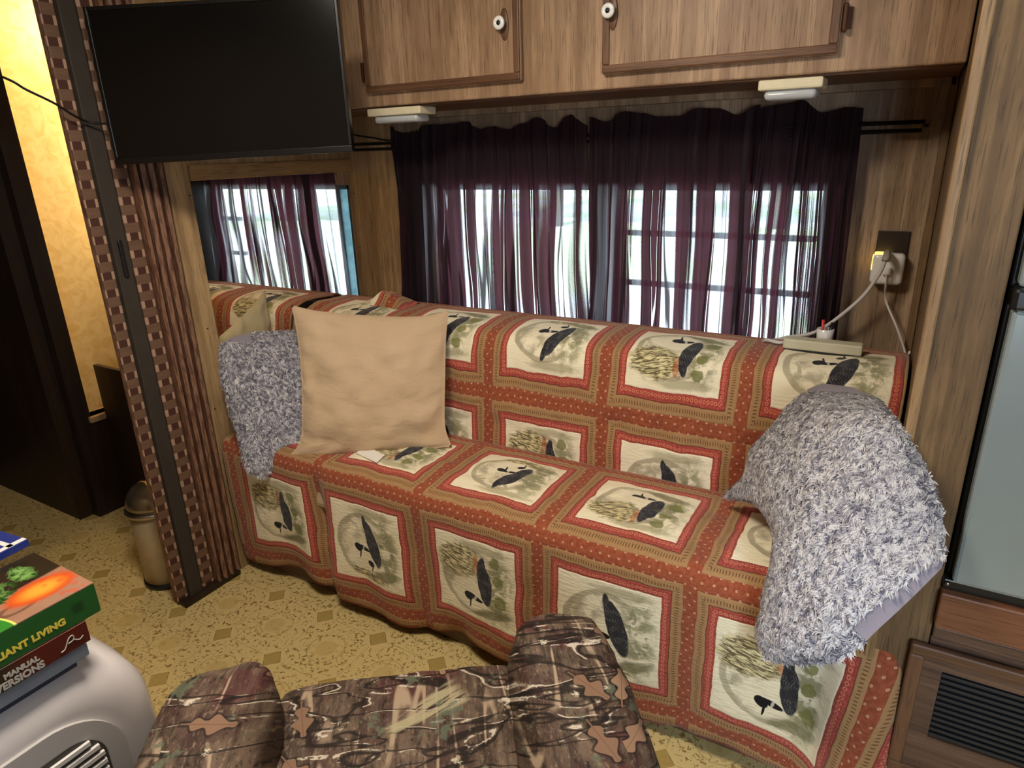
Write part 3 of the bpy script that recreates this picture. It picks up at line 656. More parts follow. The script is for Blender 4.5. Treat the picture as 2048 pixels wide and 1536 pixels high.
quilt('quilt', -2.66, -1.892, 12, 200, 100, label='rust quilt over the bench end seen beyond the partition opening', cat='quilt', xshift=0.12)
# rolled corner of quilt on top of the backrest beside the partition
V, F, u, v = grid(24, 24, lambda u, v: np.stack([-1.66 + 0.19 * u, 1.80 + 0.12 * (v - .5), 0.853 + 0.045 * np.sin(PI * u) * np.sin(PI * v) + 0.008 * vnoise(u * 6, v * 6, 4)], -1))
mesh('quilt_corner', V, F, M_quilt, None, uv=np.stack([-1.55 + .19 * u, 1.30 + .12 * v], 1), label='small bunched fold of quilt on top of the backrest behind the big beige pillow', cat='quilt')

# ------------------------------------------------------------------ pillows
def pillow(name, C, T, Tb, mat, n=34, sag=0.07, seed=1, wr=0.006, pw=0.5, bow=0.0, **k):
    seam = C if len(C[0]) > 3 or isinstance(C[0], list) else None
    if seam is not None: C = [seam[0][0], seam[0][-1], seam[1][-1], seam[3][-1]]
    C = [np.array(c, float) for c in C]
    N = np.cross(C[1] - C[0], C[3] - C[0]); N /= np.linalg.norm(N)
    if N @ (np.array([0, 0, 1.36]) - C[0]) < 0: N = -N
    a, b = np.meshgrid(np.linspace(-1, 1, n), np.linspace(-1, 1, n))
    a = np.sin(a * PI / 2) * .35 + a * .65; b = np.sin(b * PI / 2) * .35 + b * .65
    sg = sag if isinstance(sag, tuple) else (sag,) * 4      # bottom, right, top, left
    a2 = a * (1 - np.where(a > 0, sg[1], sg[3]) * (1 - b * b)); b2 = b * (1 - np.where(b > 0, sg[2], sg[0]) * (1 - a * a))
    w = [(1 - a2) * (1 - b2) / 4, (1 + a2) * (1 - b2) / 4, (1 + a2) * (1 + b2) / 4, (1 - a2) * (1 + b2) / 4]
    base = sum(w[i][..., None] * C[i] for i in range(4))
    if seam is not None:
        cv = []
        for e in seam:
            q = catmull(e, 10); d_ = np.r_[0, np.cumsum(np.linalg.norm(np.diff(q, axis=0), axis=1))]; d_ /= d_[-1]; cv.append((d_, q))
        ev = lambda k, t: np.stack([np.interp(t, cv[k][0], cv[k][1][:, m_]) for m_ in range(3)], -1)
        U = ((a + 1) / 2)[..., None]; Vv = ((b + 1) / 2)[..., None]; u_, v_ = (a + 1) / 2, (b + 1) / 2
        bil = (1 - U) * (1 - Vv) * C[0] + U * (1 - Vv) * C[1] + U * Vv * C[2] + (1 - U) * Vv * C[3]
        base = (1 - Vv) * ev(0, u_) + Vv * ev(2, u_) + (1 - U) * ev(3, v_) + U * ev(1, v_) - bil
    base = base + N * (bow * (1 - b * b) * (a + 1) / 2)[..., None]
    h = (np.clip(1 - a * a, 0, 1) * np.clip(1 - b * b, 0, 1)) ** pw
    edge = np.clip(np.maximum(abs(a), abs(b)), 0, 1)
    wrk = wr * (vnoise(a * 4 + 9, b * 4 + 9, seed) * 2 + vnoise(a * 9 + 20, b * 9 + 20, seed + 1)) * np.clip(h * 3, 0, 1)
    wrk = wrk - wr * 1.6 * np.exp(-((b - 0.15 - 0.1 * a) / 0.05) ** 2) * np.clip(-a * 1.6 - .5, 0, 1) - wr * 1.4 * np.exp(-((b + 0.62 + 0.35 * (a + 1)) / 0.05) ** 2) * np.clip(-a * 2 - .8, 0, 1)
    fr = base + N * (T * h + wrk)[..., None]; bk = base - N * (Tb * h)[..., None]
    V = np.concatenate([fr.reshape(-1, 3), bk.reshape(-1, 3)]); F = []
    m = n * n
    for j in range(n - 1):
        for i in range(n - 1):
            p = j * n + i; F.append([p, p + 1, p + n + 1, p + n]); F.append([m + p, m + p + n, m + p + n + 1, m + p + 1])
    rim = [i for i in range(n)] + [j * n + n - 1 for j in range(1, n)] + [m - 1 - i for i in range(1, n)] + [j * n for j in range(n - 2, 0, -1)]
    for q in range(len(rim)):
        r1, r2 = rim[q], rim[(q + 1) % len(rim)]; F.append([r2, r1, m + r1, m + r2])
    o = mesh(name, V, F, mat, None, **k)
    return o, fr, bk, N
def fur(parent, P, N, count, length, flow, seed, mat, bare=None, tone0=0.30):
    r = np.random.default_rng(seed); nn = P.shape[0]
    a = r.random(count) * (nn - 1.001); b = r.random(count) * (nn - 1.001)
    if bare is not None:
        ok = ~bare(a / (nn - 1) * 2 - 1, b / (nn - 1) * 2 - 1); a = a[ok]; b = b[ok]; count = len(a)
    i = a.astype(int); j = b.astype(int); fa = (a - i)[:, None]; fb = (b - j)[:, None]
    p = (P[j, i] * (1 - fa) + P[j, i + 1] * fa) * (1 - fb) + (P[j + 1, i] * (1 - fa) + P[j + 1, i + 1] * fa) * fb
    dx = P[j, i + 1] - P[j, i]; dy = P[j + 1, i] - P[j, i]; nrm = np.cross(dx, dy); nrm /= np.linalg.norm(nrm, axis=1)[:, None] + 1e-9
    nrm *= np.sign(nrm @ N)[:, None]
    cl = np.stack([vnoise(a * 2.2, b * 2.2, seed + 5), vnoise(a * 2.2 + 9, b * 2.2, seed + 6), vnoise(a * 2.2, b * 2.2 + 7, seed + 7)], 1) * 3.6
    fl = np.array(flow)[None, :] + cl + r.normal(0, .35, (count, 3)); fl -= nrm * (fl * nrm).sum(1)[:, None]
    L = length * (0.6 + 0.8 * r.random(count))[:, None]
    p1 = p + nrm * L * 0.45 + fl * L * 0.25; p2 = p1 + nrm * L * 0.05 + fl * L * 0.6
    side = np.cross(nrm, fl); side /= np.linalg.norm(side, axis=1)[:, None] + 1e-9; w = (0.0008 + 0.0007 * r.random(count))[:, None]
    V = np.stack([p - side * w, p + side * w, p1 - side * w * .9, p1 + side * w * .9, p2], 1).reshape(-1, 3)
    k = np.arange(count)[:, None] * 5
    me = bpy.data.meshes.new('fur')
    quads = (k + np.array([[0, 1, 3, 2]])); tris = (k + np.array([[2, 3, 4]]))
    nl = count * 7; me.vertices.add(len(V)); me.vertices.foreach_set('co', V.astype(np.float32).ravel())
    me.loops.add(nl); li = np.concatenate([quads, tris], 1).ravel(); me.loops.foreach_set('vertex_index', li.astype(np.int32))
    me.polygons.add(count * 2); st = np.stack([np.arange(count) * 7, np.arange(count) * 7 + 4], 1).ravel(); me.polygons.foreach_set('loop_start', st.astype(np.int32))
    me.polygons.foreach_set('loop_total', np.tile([4, 3], count).astype(np.int32))
    me.update(calc_edges=True)
    at_ = me.attributes.new('tone', 'FLOAT', 'POINT'); tone = np.clip(r.random(count) * .55 + 1.5 * (vnoise(a * 3.1, b * 3.1, seed + 9)) * 1.0 + tone0, 0, 1)
    tv = np.repeat(tone, 5).reshape(-1, 5); tv[:, :2] *= 0.35; tv[:, 4] = np.clip(tv[:, 4] + .15, 0, 1)
    at_.data.foreach_set('value', tv.astype(np.float32).ravel())
    me.materials.append(mat)
    o = bpy.data.objects.new('fur', me); COL.objects.link(o); o.parent = parent; o['kind'] = 'stuff'; return o
# seam outlines (bottom, right, top, left) of the three nearer pillows, in metres
SEAM_R = [[(-0.112, 1.099, 0.443), (-0.047, 1.059, 0.492), (0.012, 1.038, 0.547), (0.054, 1.054, 0.613), (0.093, 1.073, 0.677), (0.124, 1.091, 0.73)], [(0.124, 1.091, 0.73), (0.12, 1.133, 0.761), (0.108, 1.155, 0.805), (0.078, 1.175, 0.858), (0.040, 1.210, 0.902), (-0.004, 1.390, 0.885)], [(-0.295, 1.498, 0.545), (-0.243, 1.489, 0.603), (-0.229, 1.537, 0.66), (-0.177, 1.553, 0.738), (-0.126, 1.550, 0.808), (-0.004, 1.390, 0.885)], [(-0.112, 1.099, 0.443), (-0.137, 1.152, 0.456), (-0.127, 1.212, 0.518), (-0.124, 1.268, 0.567), (-0.156, 1.341, 0.588), (-0.213, 1.421, 0.584), (-0.295, 1.498, 0.545)]]
SEAM_L = [[(-1.617, 1.191, 0.433), (-1.604, 1.226, 0.44), (-1.592, 1.279, 0.463), (-1.536, 1.412, 0.481)], [(-1.536, 1.412, 0.481), (-1.611, 1.468, 0.643), (-1.687, 1.525, 0.805)], [(-1.816, 1.272, 0.808), (-1.803, 1.321, 0.826), (-1.76, 1.403, 0.824), (-1.687, 1.525, 0.805)], [(-1.617, 1.191, 0.433), (-1.649, 1.167, 0.465), (-1.688, 1.188, 0.541), (-1.74, 1.21, 0.64), (-1.785, 1.236, 0.732), (-1.816, 1.272, 0.808)]]
SEAM_B = [[(-1.543, 1.236, 0.489), (-1.441, 1.296, 0.493), (-1.323, 1.367, 0.499), (-1.204, 1.438, 0.504), (-1.107, 1.496, 0.511)], [(-1.107, 1.496, 0.511), (-1.135, 1.506, 0.574), (-1.155, 1.548, 0.703), (-1.17, 1.586, 0.818), (-1.177, 1.618, 0.904)], [(-1.6, 1.386, 0.931), (-1.52, 1.424, 0.911), (-1.357, 1.51, 0.892), (-1.237, 1.577, 0.889), (-1.177, 1.618, 0.904)], [(-1.543, 1.236, 0.489), (-1.515, 1.274, 0.541), (-1.528, 1.314, 0.656), (-1.551, 1.348, 0.772), (-1.577, 1.372, 0.866), (-1.6, 1.386, 0.931)]]
# big beige pillow
bp_, _, _, _ = pillow('beige_pillow', SEAM_B, 0.058, 0.028, M_beige, sag=0.065, seed=3, wr=0.011, label='large square beige pillow leaning on the backrest', cat='pillow', group='pillows on the sofa')
tg = mesh('care_tag', [(-1.350, 1.375, .517), (-1.245, 1.345, .516), (-1.235, 1.300, .514), (-1.335, 1.322, .514), (-1.350, 1.375, .5182), (-1.245, 1.345, .5172), (-1.235, 1.300, .5152), (-1.335, 1.322, .5152)], [[4, 5, 6, 7], [3, 2, 1, 0], [0, 1, 5, 4], [1, 2, 6, 5], [2, 3, 7, 6], [3, 0, 4, 7]], plain('white_tag_cloth', (232, 228, 218), 0.8, 0.1, var=3), bp_, smooth=False, label='white care tag')
# small pale beige pillow behind
pillow('pale_pillow', [(-1.99, 1.38, 0.50), (-1.96, 1.59, 0.50), (-2.00, 1.625, 0.905), (-1.965, 1.375, 0.79)], 0.05, 0.03, M_beige2, n=30, sag=0.06, seed=8, wr=0.01, label='pale beige pillow poking up behind the left grey fur pillow', cat='pillow', group='pillows on the sofa')
# left fur pillow
pl, P1, B1, N1 = pillow('fur_pillow', SEAM_L, 0.050, 0.03, M_lav, sag=(0.05, 0.05, 0.03, -0.03), seed=5, wr=0.004, label='grey faux fur pillow at the left end of the sofa beside the partition post', cat='pillow', group='pillows on the sofa')
fur(pl, P1, N1, 60000, 0.0075, (0.2, 0.25, -0.9), 41, M_fur, bare=lambda a, b: (b > 0.72) & (a < -0.25) & (b > 0.72 - 0.4 * (a + 0.25)), tone0=0.02)
# right fur pillow
pr, P2, B2, N2 = pillow('fur_pillow', SEAM_R, 0.095, 0.02, M_lav, sag=(-0.02, -0.10, 0.04, 0.16), bow=0.0, n=44, seed=6, wr=0.004, label='large shaggy grey fur pillow tipped on its corner at the right end of the sofa', cat='pillow', group='pillows on the sofa')
fur(pr, P2, N2, 130000, 0.0068, (-0.5, -0.5, -0.6), 42, M_fur, bare=lambda a, b: ((b > 0.955) & (a > 0.2) & (a < 0.99)) | ((b < -0.93) & (a > 0.1)), tone0=0.26)

fl = np.array([(-0.139, 1.538, 0.773), (-0.149, 1.601, 0.813), (-0.117, 1.583, 0.838), (-0.058, 1.52, 0.859), (-0.009, 1.455, 0.867), (-0.053, 1.483, 0.835), (-0.093, 1.499, 0.798)])
fc = fl.mean(0) + np.array([-0.008, -0.012, 0.008]); fb_ = fl + np.array([0.02, 0.03, -0.02])
mesh('backing_corner', np.concatenate([fl, fb_, [fc]]), [[i, (i + 1) % 7, 14] for i in range(7)] + [[i + 7, (i + 1) % 7 + 7, (i + 1) % 7, i] for i in range(7)] + [[13, 12, 11, 10, 9, 8, 7]], M_lav, pr, label='smooth lavender backing turned over at the top corner')

# ------------------------------------------------------------------ television
TBL, TBR = Vector((-1.774, 1.040, 1.352)), Vector((-1.256, 1.354, 1.367))
ux = (TBR - TBL).normalized(); nf = Vector((ux.y, -ux.x, 0)).normalized(); uz = Vector((0, 0, 1))
tv = empty('television', TBL, label='black flat screen television hung in the upper left corner, switched off', cat='television')
def loc_box(name, b, mat, parent, bev=0.002, **k):      # local frame: x along the screen, y behind, z up
    bm = bmesh.new(); addbox(bm, *b, bev=bev)
    for v in bm.verts: v.co = ux * v.co.x - nf * v.co.y + uz * v.co.z
    return bmobj(name, bm, mat, parent, **k)
TW, TH = (TBR - TBL).length, 0.358
scr = Mat('screen_glass', 0.16, 0.5); sx, sy, sz = scr.pos(); scr.col(scr.mix(scr.noise(scr.vec(sx, sy, sz), 2, 1), (5, 6, 7), (9, 10, 11)))
m_tvf = plain('television_frame', (10, 10, 11), 0.3, 0.5, var=2)
loc_box('frame', (0, TW, 0.006, 0.035, 0, TH), m_tvf, tv, bev=0.004)
loc_box('bezel', (0, TW, 0.0, 0.010, 0, 0.016), m_tvf, tv)
for b in ((0, 0.009, 0.0, 0.010, 0.016, TH), (TW - .009, TW, 0.0, 0.010, 0.016, TH), (0.009, TW - .009, 0.0, 0.010, TH - .009, TH)): loc_box('bezel', b, m_tvf, tv)
loc_box('screen', (0.009, TW - .009, 0.003, 0.007, 0.016, TH - .009), scr.m, tv, bev=0)
loc_box('back_housing', (0.08, TW - .08, 0.034, 0.06, 0.03, TH - .06), m_tvf, tv, bev=0.008)
tube('mount_arm', [tuple(ux * 0.3 - nf * 0.06 + uz * 0.2), tuple(ux * 0.2 - nf * 0.2 + uz * 0.2), tuple(Vector((XP + 0.004, 1.45, 1.56)) - TBL)], 0.012, m_tvf, tv)
mc = plain('black_cable', (14, 13, 13), 0.5, 0.3, var=2)
tube('television_cable', [(-1.95, 0.80, 1.60), (-1.845, 0.868, 1.549), (-1.83, 0.90, 1.525), (-1.82, 0.95, 1.497), (-1.82, 0.99, 1.470), (-1.82, 1.025, 1.455), (-1.79, 1.06, 1.452)], 0.0028, mc, label='thin black cable crossing from the left edge to the television', cat='cable')
tube('antenna_cable', [(-1.86, 1.950, 1.445), (-1.78, 1.950, 1.425), (-1.70, 1.945, 1.414), (-1.63, 1.93, 1.404), (-1.58, 1.93, 1.402)], 0.0025, mc, label='thin black cable from the television to the curtain rod end', cat='cable')

# ------------------------------------------------------------------ folding door
fd = empty('folding_door', (XP, 1.0, 0), label='folded brown accordion door with woven checks beside the partition post', cat='door')
def strip(name, y0, y1, x0, x1, mat, z0=0.02, z1=2.04, **k): return W(box(name, (x0, x1, y0, y1, z0, z1), mat, fd, bev=0.003, **k))
strip('check_panel', 0.984, 1.020, XP - 0.012, XP - 0.004, M_check)
strip('lead_post', 1.020, 1.063, XP - 0.014, XP + 0.012, plain('dark_grey_strip', (58, 52, 46), 0.6, 0.2, var=5), label='dark grey closing strip')
W(box('handle', (XP + 0.012, XP + 0.020, 1.034, 1.046, 1.06, 1.16), m_dark, fd, bev=0.003))
strip('check_panel', 1.072, 1.114, XP - 0.006, XP + 0.002, M_check)
W(box('backing', (XP - 0.030, XP - 0.016, 0.986, 1.221, 0.03, 2.04), M_foldm, fd, bev=0.001))
for k, (y0, w_) in enumerate(((1.117, 0.012), (1.138, 0.017), (1.162, 0.018), (1.190, 0.014))):      # standing folds with dark gaps between them
    V = [(XP - 0.014, y0 + w_ * .3, .02), (XP + 0.020, y0, .02), (XP + 0.028, y0 + w_ * .5, .02), (XP + 0.020, y0 + w_, .02), (XP - 0.014, y0 + w_ * .7, .02)]
    V += [(a, b, 2.04) for a, b, c in V]
    F = [[i, (i + 1) % 5, (i + 1) % 5 + 5, i + 5] for i in range(5)] + [[4, 3, 2, 1, 0], [5, 6, 7, 8, 9]]
    W(mesh('fold', V, F, M_foldm, fd, smooth=False))
# woven squares raised on the check panels are print; hem of the door at the floor
W(box('bottom_weight', (XP - 0.008, XP + 0.026, 0.99, 1.20, 0.006, 0.024), W_closet, fd, bev=0.004))

# ------------------------------------------------------------------ corridor bin
bn = empty('trash_bin', (-2.035, 1.075, 0), label='round steel bin with a shiny domed lid behind the folding door', cat='bin')
lathe('body', [(0.066, 0.012), (0.076, 0.02), (0.078, 0.27), (0.074, 0.275)], plain('bin_steel_floor_reflection', (176, 160, 132), 0.35, 0.4, metal=0.3), bn)  # beige is the floor's reflection put into the steel colour
lathe('base_ring', [(0.074, 0.0), (0.081, 0.002), (0.081, 0.016), (0.076, 0.02)], m_dark, bn)
lathe('rim', [(0.074, 0.27), (0.088, 0.272), (0.089, 0.284), (0.080, 0.288)], m_steel, bn)
lathe('lid', [(0.082, 0.286), (0.081, 0.305), (0.072, 0.335), (0.054, 0.357), (0.03, 0.370), (0.001, 0.374)], plain('chrome_lid', (150, 140, 124), 0.12, 0.6, metal=0.9), bn)

# ------------------------------------------------------------------ outlet, charger, cords, power strip, cup
ol = empty('wall_outlet', (-0.028, YB - 0.001, 1.115), label='dark brown wall outlet plate above the white charger', cat='outlet')
box('plate', (-0.036, 0.036, -0.006, 0, -0.06, 0.022), plain('brown_outlet_plastic', (44, 34, 30), 0.4, 0.4, var=3), ol, bev=0.002)
ch = empty('charger', (-0.030, YB - 0.007, 1.045), label='white cube usb charger with a warm night light glowing at its upper left', cat='charger')
bm = bmesh.new(); addbox(bm, -0.037, 0.037, -0.040, 0, -0.040, 0.040, bev=0.012, seg=4); bmobj('body', bm, m_white, ch, True)
Me = Mat('night_light_glow', 0.5, 0.2); Me.set(Base_Color=(1, 0.75, 0.2, 1), Emission_Color=(1.0, 0.66, 0.12, 1), Emission_Strength=1.6)
bm = bmesh.new(); addbox(bm, -0.0375, -0.031, -0.034, -0.004, -0.005, 0.034, bev=0.003); addbox(bm, -0.034, 0.004, -0.036, -0.004, 0.034, 0.0405, bev=0.003); bmobj('night_light', bm, Me.m, ch, label='glowing yellow night light strip')
box('usb_plug', (-0.010, 0.010, -0.052, -0.040, -0.012, 0.006), m_white, ch, bev=0.003)
m_cord = plain('grey_white_cord', (196, 192, 188), 0.5, 0.3, var=4)
tube('plug', [(-0.035, 1.935, 1.085), (-0.035, 1.90, 1.090), (-0.035, 1.885, 1.085), (-0.036, 1.88, 1.075)], 0.009, plain('plug_grey', (150, 142, 134), 0.5, 0.3), label='grey plug pushed in on top of the charger', cat='plug')
tube('charging_cable', [(-0.036, 1.885, 1.078), (-0.048, 1.885, 1.035), (-0.084, 1.89, 0.968), (-0.168, 1.895, 0.880), (-0.243, 1.895, 0.853), (-0.288, 1.89, 0.838), (-0.300, 1.86, 0.842), (-0.280, 1.81, 0.8625), (-0.250, 1.795, 0.8635), (-0.236, 1.795, 0.866)], 0.0048, m_cord, label='thick grey-white cord looping from the charger to the power strip', cat='cord')
tube('usb_cable', [(-0.030, 1.925, 1.036), (-0.028, 1.930, 1.015), (-0.022, 1.94, 0.965), (0.014, 1.93, 0.896), (0.040, 1.93, 0.835), (0.046, 1.90, 0.80), (0.048, 1.86, 0.858)], 0.0028, m_white, label='thin white cable hanging from the charger to the sofa corner', cat='cord')
ps = empty('power_strip', (-0.143, 1.785, 0.862), 0.0, label='flat ivory power strip lying on top of the backrest', cat='power strip')
box('body', (-0.092, 0.090, -0.020, 0.020, -0.004, 0.022), plain('strip_ivory', (190, 184, 158), 0.5, 0.3), ps, bev=0.004)
box('base', (-0.090, 0.095, -0.018, 0.018, -0.010, -0.004), m_dark, ps, bev=0.001)
cu = empty('pen_cup', (-0.146, 1.84, 0.856), label='small white pouch holding a red pen and a black marker, behind the power strip', cat='pen holder')
lathe('cup', [(0.014, 0), (0.018, 0.004), (0.021, 0.045), (0.019, 0.046), (0.015, 0.006)], m_white, cu, seg=16)
tube('pen', [(-0.005, 0, 0.004), (-0.008, 0.0, 0.068)], 0.004, plain('red_pen', (190, 50, 46), 0.4, 0.4), cu, smoothpath=False, label='red pen')
tube('marker', [(0.006, 0, 0.004), (0.016, 0.01, 0.060)], 0.006, m_dark, cu, smoothpath=False, label='black marker')

# ------------------------------------------------------------------ refrigerator and the cabinet under it
FY = 1.205
fr = empty('refrigerator', (0.40, FY, 0.636), label='steel grey refrigerator with black handle at the right edge', cat='refrigerator')
Mf = Mat('steel_grey_enamel', 0.22, 0.5); fx, fy, fz = Mf.pos(); Mf.col(Mf.mix(Mf.noise(Mf.vec(fx, fy, fz), 6, 2), (142, 156, 158), (158, 170, 172))); Mf.set(Metallic=0.35)
W(box('body', (0.143, 0.72, FY + 0.012, 1.90, 0.63, 1.78), m_dark, fr, bev=0.003))
W(box('lower_door', (0.150, 0.715, FY - 0.022, FY + 0.012, 0.648, 1.118), Mf.m, fr, bev=0.006))
W(box('upper_door', (0.150, 0.715, FY - 0.022, FY + 0.012, 1.152, 1.775), Mf.m, fr, bev=0.006))
W(box('handle', (0.146, 0.718, FY - 0.030, FY + 0.010, 1.118, 1.152), m_dark, fr, bev=0.006, label='black handle band between the two doors'))
W(box('bottom_trim', (0.139, 0.72, FY - 0.010, FY + 0.010, 0.626, 0.646), plain('dark_metal_trim', (46, 46, 46), 0.3, 0.5, metal=0.6), fr, bev=0.003))
sc_ = lathe('screw', [(0.003, 0), (0.004, 0.001), (0.002, 0.003)], m_steel, fr, seg=10); sc_.location = (0.146 - 0.40, -0.012, 0.003); sc_.rotation_euler = (PI / 2, 0, 0)
lc = empty('lower_cabinet', (0.40, FY, 0), label='brown cabinet under the refrigerator with a black vent grille in its door', cat='cabinet')
W(box('body', (0.141, 0.72, FY + 0.004, 1.90, 0.0, 0.545), W_brown, lc, bev=0.002))
W(box('top_board', (0.139, 0.72, FY - 0.022, FY + 0.004, 0.553, 0.624), W_orange, lc, bev=0.003, label='reddish brown top board'))
W(box('rail', (0.141, 0.72, FY - 0.006, FY + 0.004, 0.520, 0.545), W_brown, lc, bev=0.003))
dr = W(box('door_frame', (0.112, 0.70, FY - 0.022, FY - 0.007, 0.486, 0.508), W_darkx, lc, bev=0.004))
for b in ((0.112, 0.136, 0.235, 0.486), (0.676, 0.70, 0.235, 0.486), (0.112, 0.70, 0.213, 0.235)):
    W(box('door_frame', (b[0], b[1], FY - 0.022, FY - 0.007, b[2], b[3]), W_dark, lc, bev=0.004))
W(boxes('door_panel', [(0.136, 0.676, FY - 0.016, FY - 0.009, 0.462, 0.486), (0.136, 0.166, FY - 0.016, FY - 0.009, 0.235, 0.462), (0.65, 0.676, FY - 0.016, FY - 0.009, 0.235, 0.462), (0.166, 0.65, FY - 0.016, FY - 0.009, 0.235, 0.312)], W_brown, lc))
W(box('grille_backing', (0.166, 0.65, FY - 0.010, FY - 0.007, 0.312, 0.462), m_dark, lc, bev=0))
for k in range(12):
    W(box('grille_slat', (0.166, 0.65, FY - 0.0155, FY - 0.011, 0.316 + k * 0.0122, 0.3225 + k * 0.0122), plain('grille_black', (24, 28, 34), 0.45, 0.4, var=3) if k == 0 else bpy.data.materials['grille_black'], lc, bev=0.001))

# ------------------------------------------------------------------ armchair (local: x right, y forward, z up)
ch_rot = math.atan2(0.607, 0.795)
ac = empty('armchair', (0, 0, 0), ch_rot, label='armchair in brown woodland camouflage cloth facing the sofa', cat='armchair')
CR = -0.10
def soft_box(name, b, mat, parent, bev, seed, amp=0.006, seg=6):
    bm = bmesh.new(); x0, x1, y0, y1, z0, z1 = b
    bmesh.ops.create_cube(bm, size=1)
    bmesh.ops.subdivide_edges(bm, edges=bm.edges[:], cuts=9, use_grid_fill=True)
    hx, hy, hz = (x1 - x0) / 2, (y1 - y0) / 2, (z1 - z0) / 2; cx, cy, cz = (x0 + x1) / 2, (y0 + y1) / 2, (z0 + z1) / 2
    for v in bm.verts:
        p = Vector((v.co.x * 2 * hx, v.co.y * 2 * hy, v.co.z * 2 * hz))
        q = Vector((max(-hx + bev, min(hx - bev, p.x)), max(-hy + bev, min(hy - bev, p.y)), max(-hz + bev, min(hz - bev, p.z))))
        d = p - q
        if d.length > 1e-6: p = q + d.normalized() * bev
        v.co = p + Vector((cx, cy, cz))
    o = bmobj(name, bm, mat, parent, True)
    s = o.modifiers.new('smooth', 'SUBSURF'); s.levels = 2; s.render_levels = 2
    t = bpy.data.textures.new(name + '_cloud', 'CLOUDS'); t.noise_scale = 0.10
    d = o.modifiers.new('lumps', 'DISPLACE'); d.texture = t; d.strength = amp; d.mid_level = 0.5; d.texture_coords = 'LOCAL'
    return o
soft_box('base', (-0.40, 0.20, 0.30, 0.95, 0.05, 0.30), M_camo, ac, 0.03, 1)
soft_box('seat_cushion', (-0.345, 0.125, 0.36, 1.05, 0.27, 0.435), M_camo, ac, 0.045, 2, 0.012)
soft_box('footrest_panel', (-0.34, 0.12, 0.945, 1.00, 0.08, 0.28), M_camo, ac, 0.02, 3)
soft_box('arm', (-0.500, -0.298, 0.22, 1.01, 0.06, 0.555), M_camo, ac, 0.078, 4, 0.02)
soft_box('arm', (0.085, 0.285, 0.22, 1.035, 0.06, 0.57), M_camo, ac, 0.078, 5, 0.02)
soft_box('backrest', (-0.36, 0.14, 0.10, 0.34, 0.30, 0.93), M_camo, ac, 0.08, 6, 0.012)
for x in (-0.42, 0.22):
    for y in (0.36, 0.93): lathe('foot', [(0.018, 0), (0.02, 0.01), (0.022, 0.07)], m_dark, ac, seg=12, loc=(x, y, 0))

# ------------------------------------------------------------------ white appliance with books
ap = empty('air_conditioner', (-1.12, 0.16, 0), label='rounded white portable air conditioner with slatted vent, books on top', cat='appliance')
AX, AY0, AY1, AZ = 0.17, -0.30, 0.275, 0.667       # local half depth, span and height
def app_body():
    nu, nv = 64, 25; V = []; F = []
    ring = []
    r = 0.13
    def corner(cy, cz, a0, a1, rad): return [(cy + rad * math.cos(a), cz + rad * math.sin(a)) for a in np.linspace(a0, a1, 14)]
    ring = corner(AY1 - .04, 0.04, -PI / 2, 0, .04) + [(AY1 + 0.01, 0.25), (AY1 + 0.018, 0.40)] + corner(AY1 - r + 0.012, AZ - r, 0, PI / 2, r) + [(0.0, AZ)] + corner(AY0 + .04, AZ - .04, PI / 2, PI, .04) + corner(AY0 + .04, 0.04, PI, 1.5 * PI, .04)
    ring = np.array(ring); c = ring.mean(0); n = len(ring)
    for k, (xf, sh) in enumerate([(-AX, 0.06), (-AX * .9, 0.012), (-AX * .5, 0.0), (AX * .45, 0.0), (AX * .78, 0.006), (AX * .93, 0.022), (AX, 0.05), (AX * 1.0, 0.07)]):
        for p in ring:
            d = p - c; L = np.linalg.norm(d); q = c + d * (1 - sh / L); V.append((xf, q[0], q[1]))
    for k in range(7):
        for i in range(n): F.append([k * n + i, k * n + (i + 1) % n, (k + 1) * n + (i + 1) % n, (k + 1) * n + i])
    F += [list(range(n))[::-1], [7 * n + i for i in range(n)]]
    return mesh('body', V, F, plain('glossy_white_plastic', (206, 200, 200), 0.16, 0.5, var=2), ap)
app_body()
# slightly raised front plate with arched top, vent recess and slats
def arch(x, y0, y1, z0, z1, r, th, n=12):
    P = [(y0, z0), (y1, z0)] + [(y1 - r + r * math.cos(a), z1 - r + r * math.sin(a)) for a in np.linspace(0, PI / 2, n)] + [(y0 + 0.03 + 0.03 * math.cos(a), z1 - 0.03 + 0.03 * math.sin(a)) for a in np.linspace(PI / 2, PI, 6)]
    m = len(P); V = [(x, a, b) for a, b in P] + [(x + th, a, b) for a, b in P]
    return V, [list(range(m))[::-1], list(range(m, 2 * m))] + [[i, (i + 1) % m, m + (i + 1) % m, m + i] for i in range(m)]
V, F = arch(AX - 0.004, -0.26, 0.215, 0.05, 0.600, 0.10, 0.010); mesh('front_plate', V, F, plain('satin_white_plastic', (184, 180, 178), 0.4, 0.4, var=2), ap, smooth=False)
V, F = arch(AX + 0.004, -0.23, 0.186, 0.30, 0.562, 0.05, 0.0035); mesh('vent_recess', V, F, plain('vent_dark', (70, 66, 62), 0.6, 0.3, var=3), ap, smooth=False)
for k in range(16):
    z = 0.312 + k * 0.0158
    y1 = 0.181 if z < 0.512 else 0.181 - 0.05 * (1 - math.sqrt(max(0, 1 - ((z - 0.512) / 0.052) ** 2)))
    box('vent_slat', (AX + 0.0075, AX + 0.0125, 0.092, y1, z - 0.0042, z + 0.0042), m_white, ap, bev=0.001)
    box('vent_slat', (AX + 0.0075, AX + 0.0125, -0.225, 0.085, z - 0.0042, z + 0.0042), m_white, ap, bev=0.001)

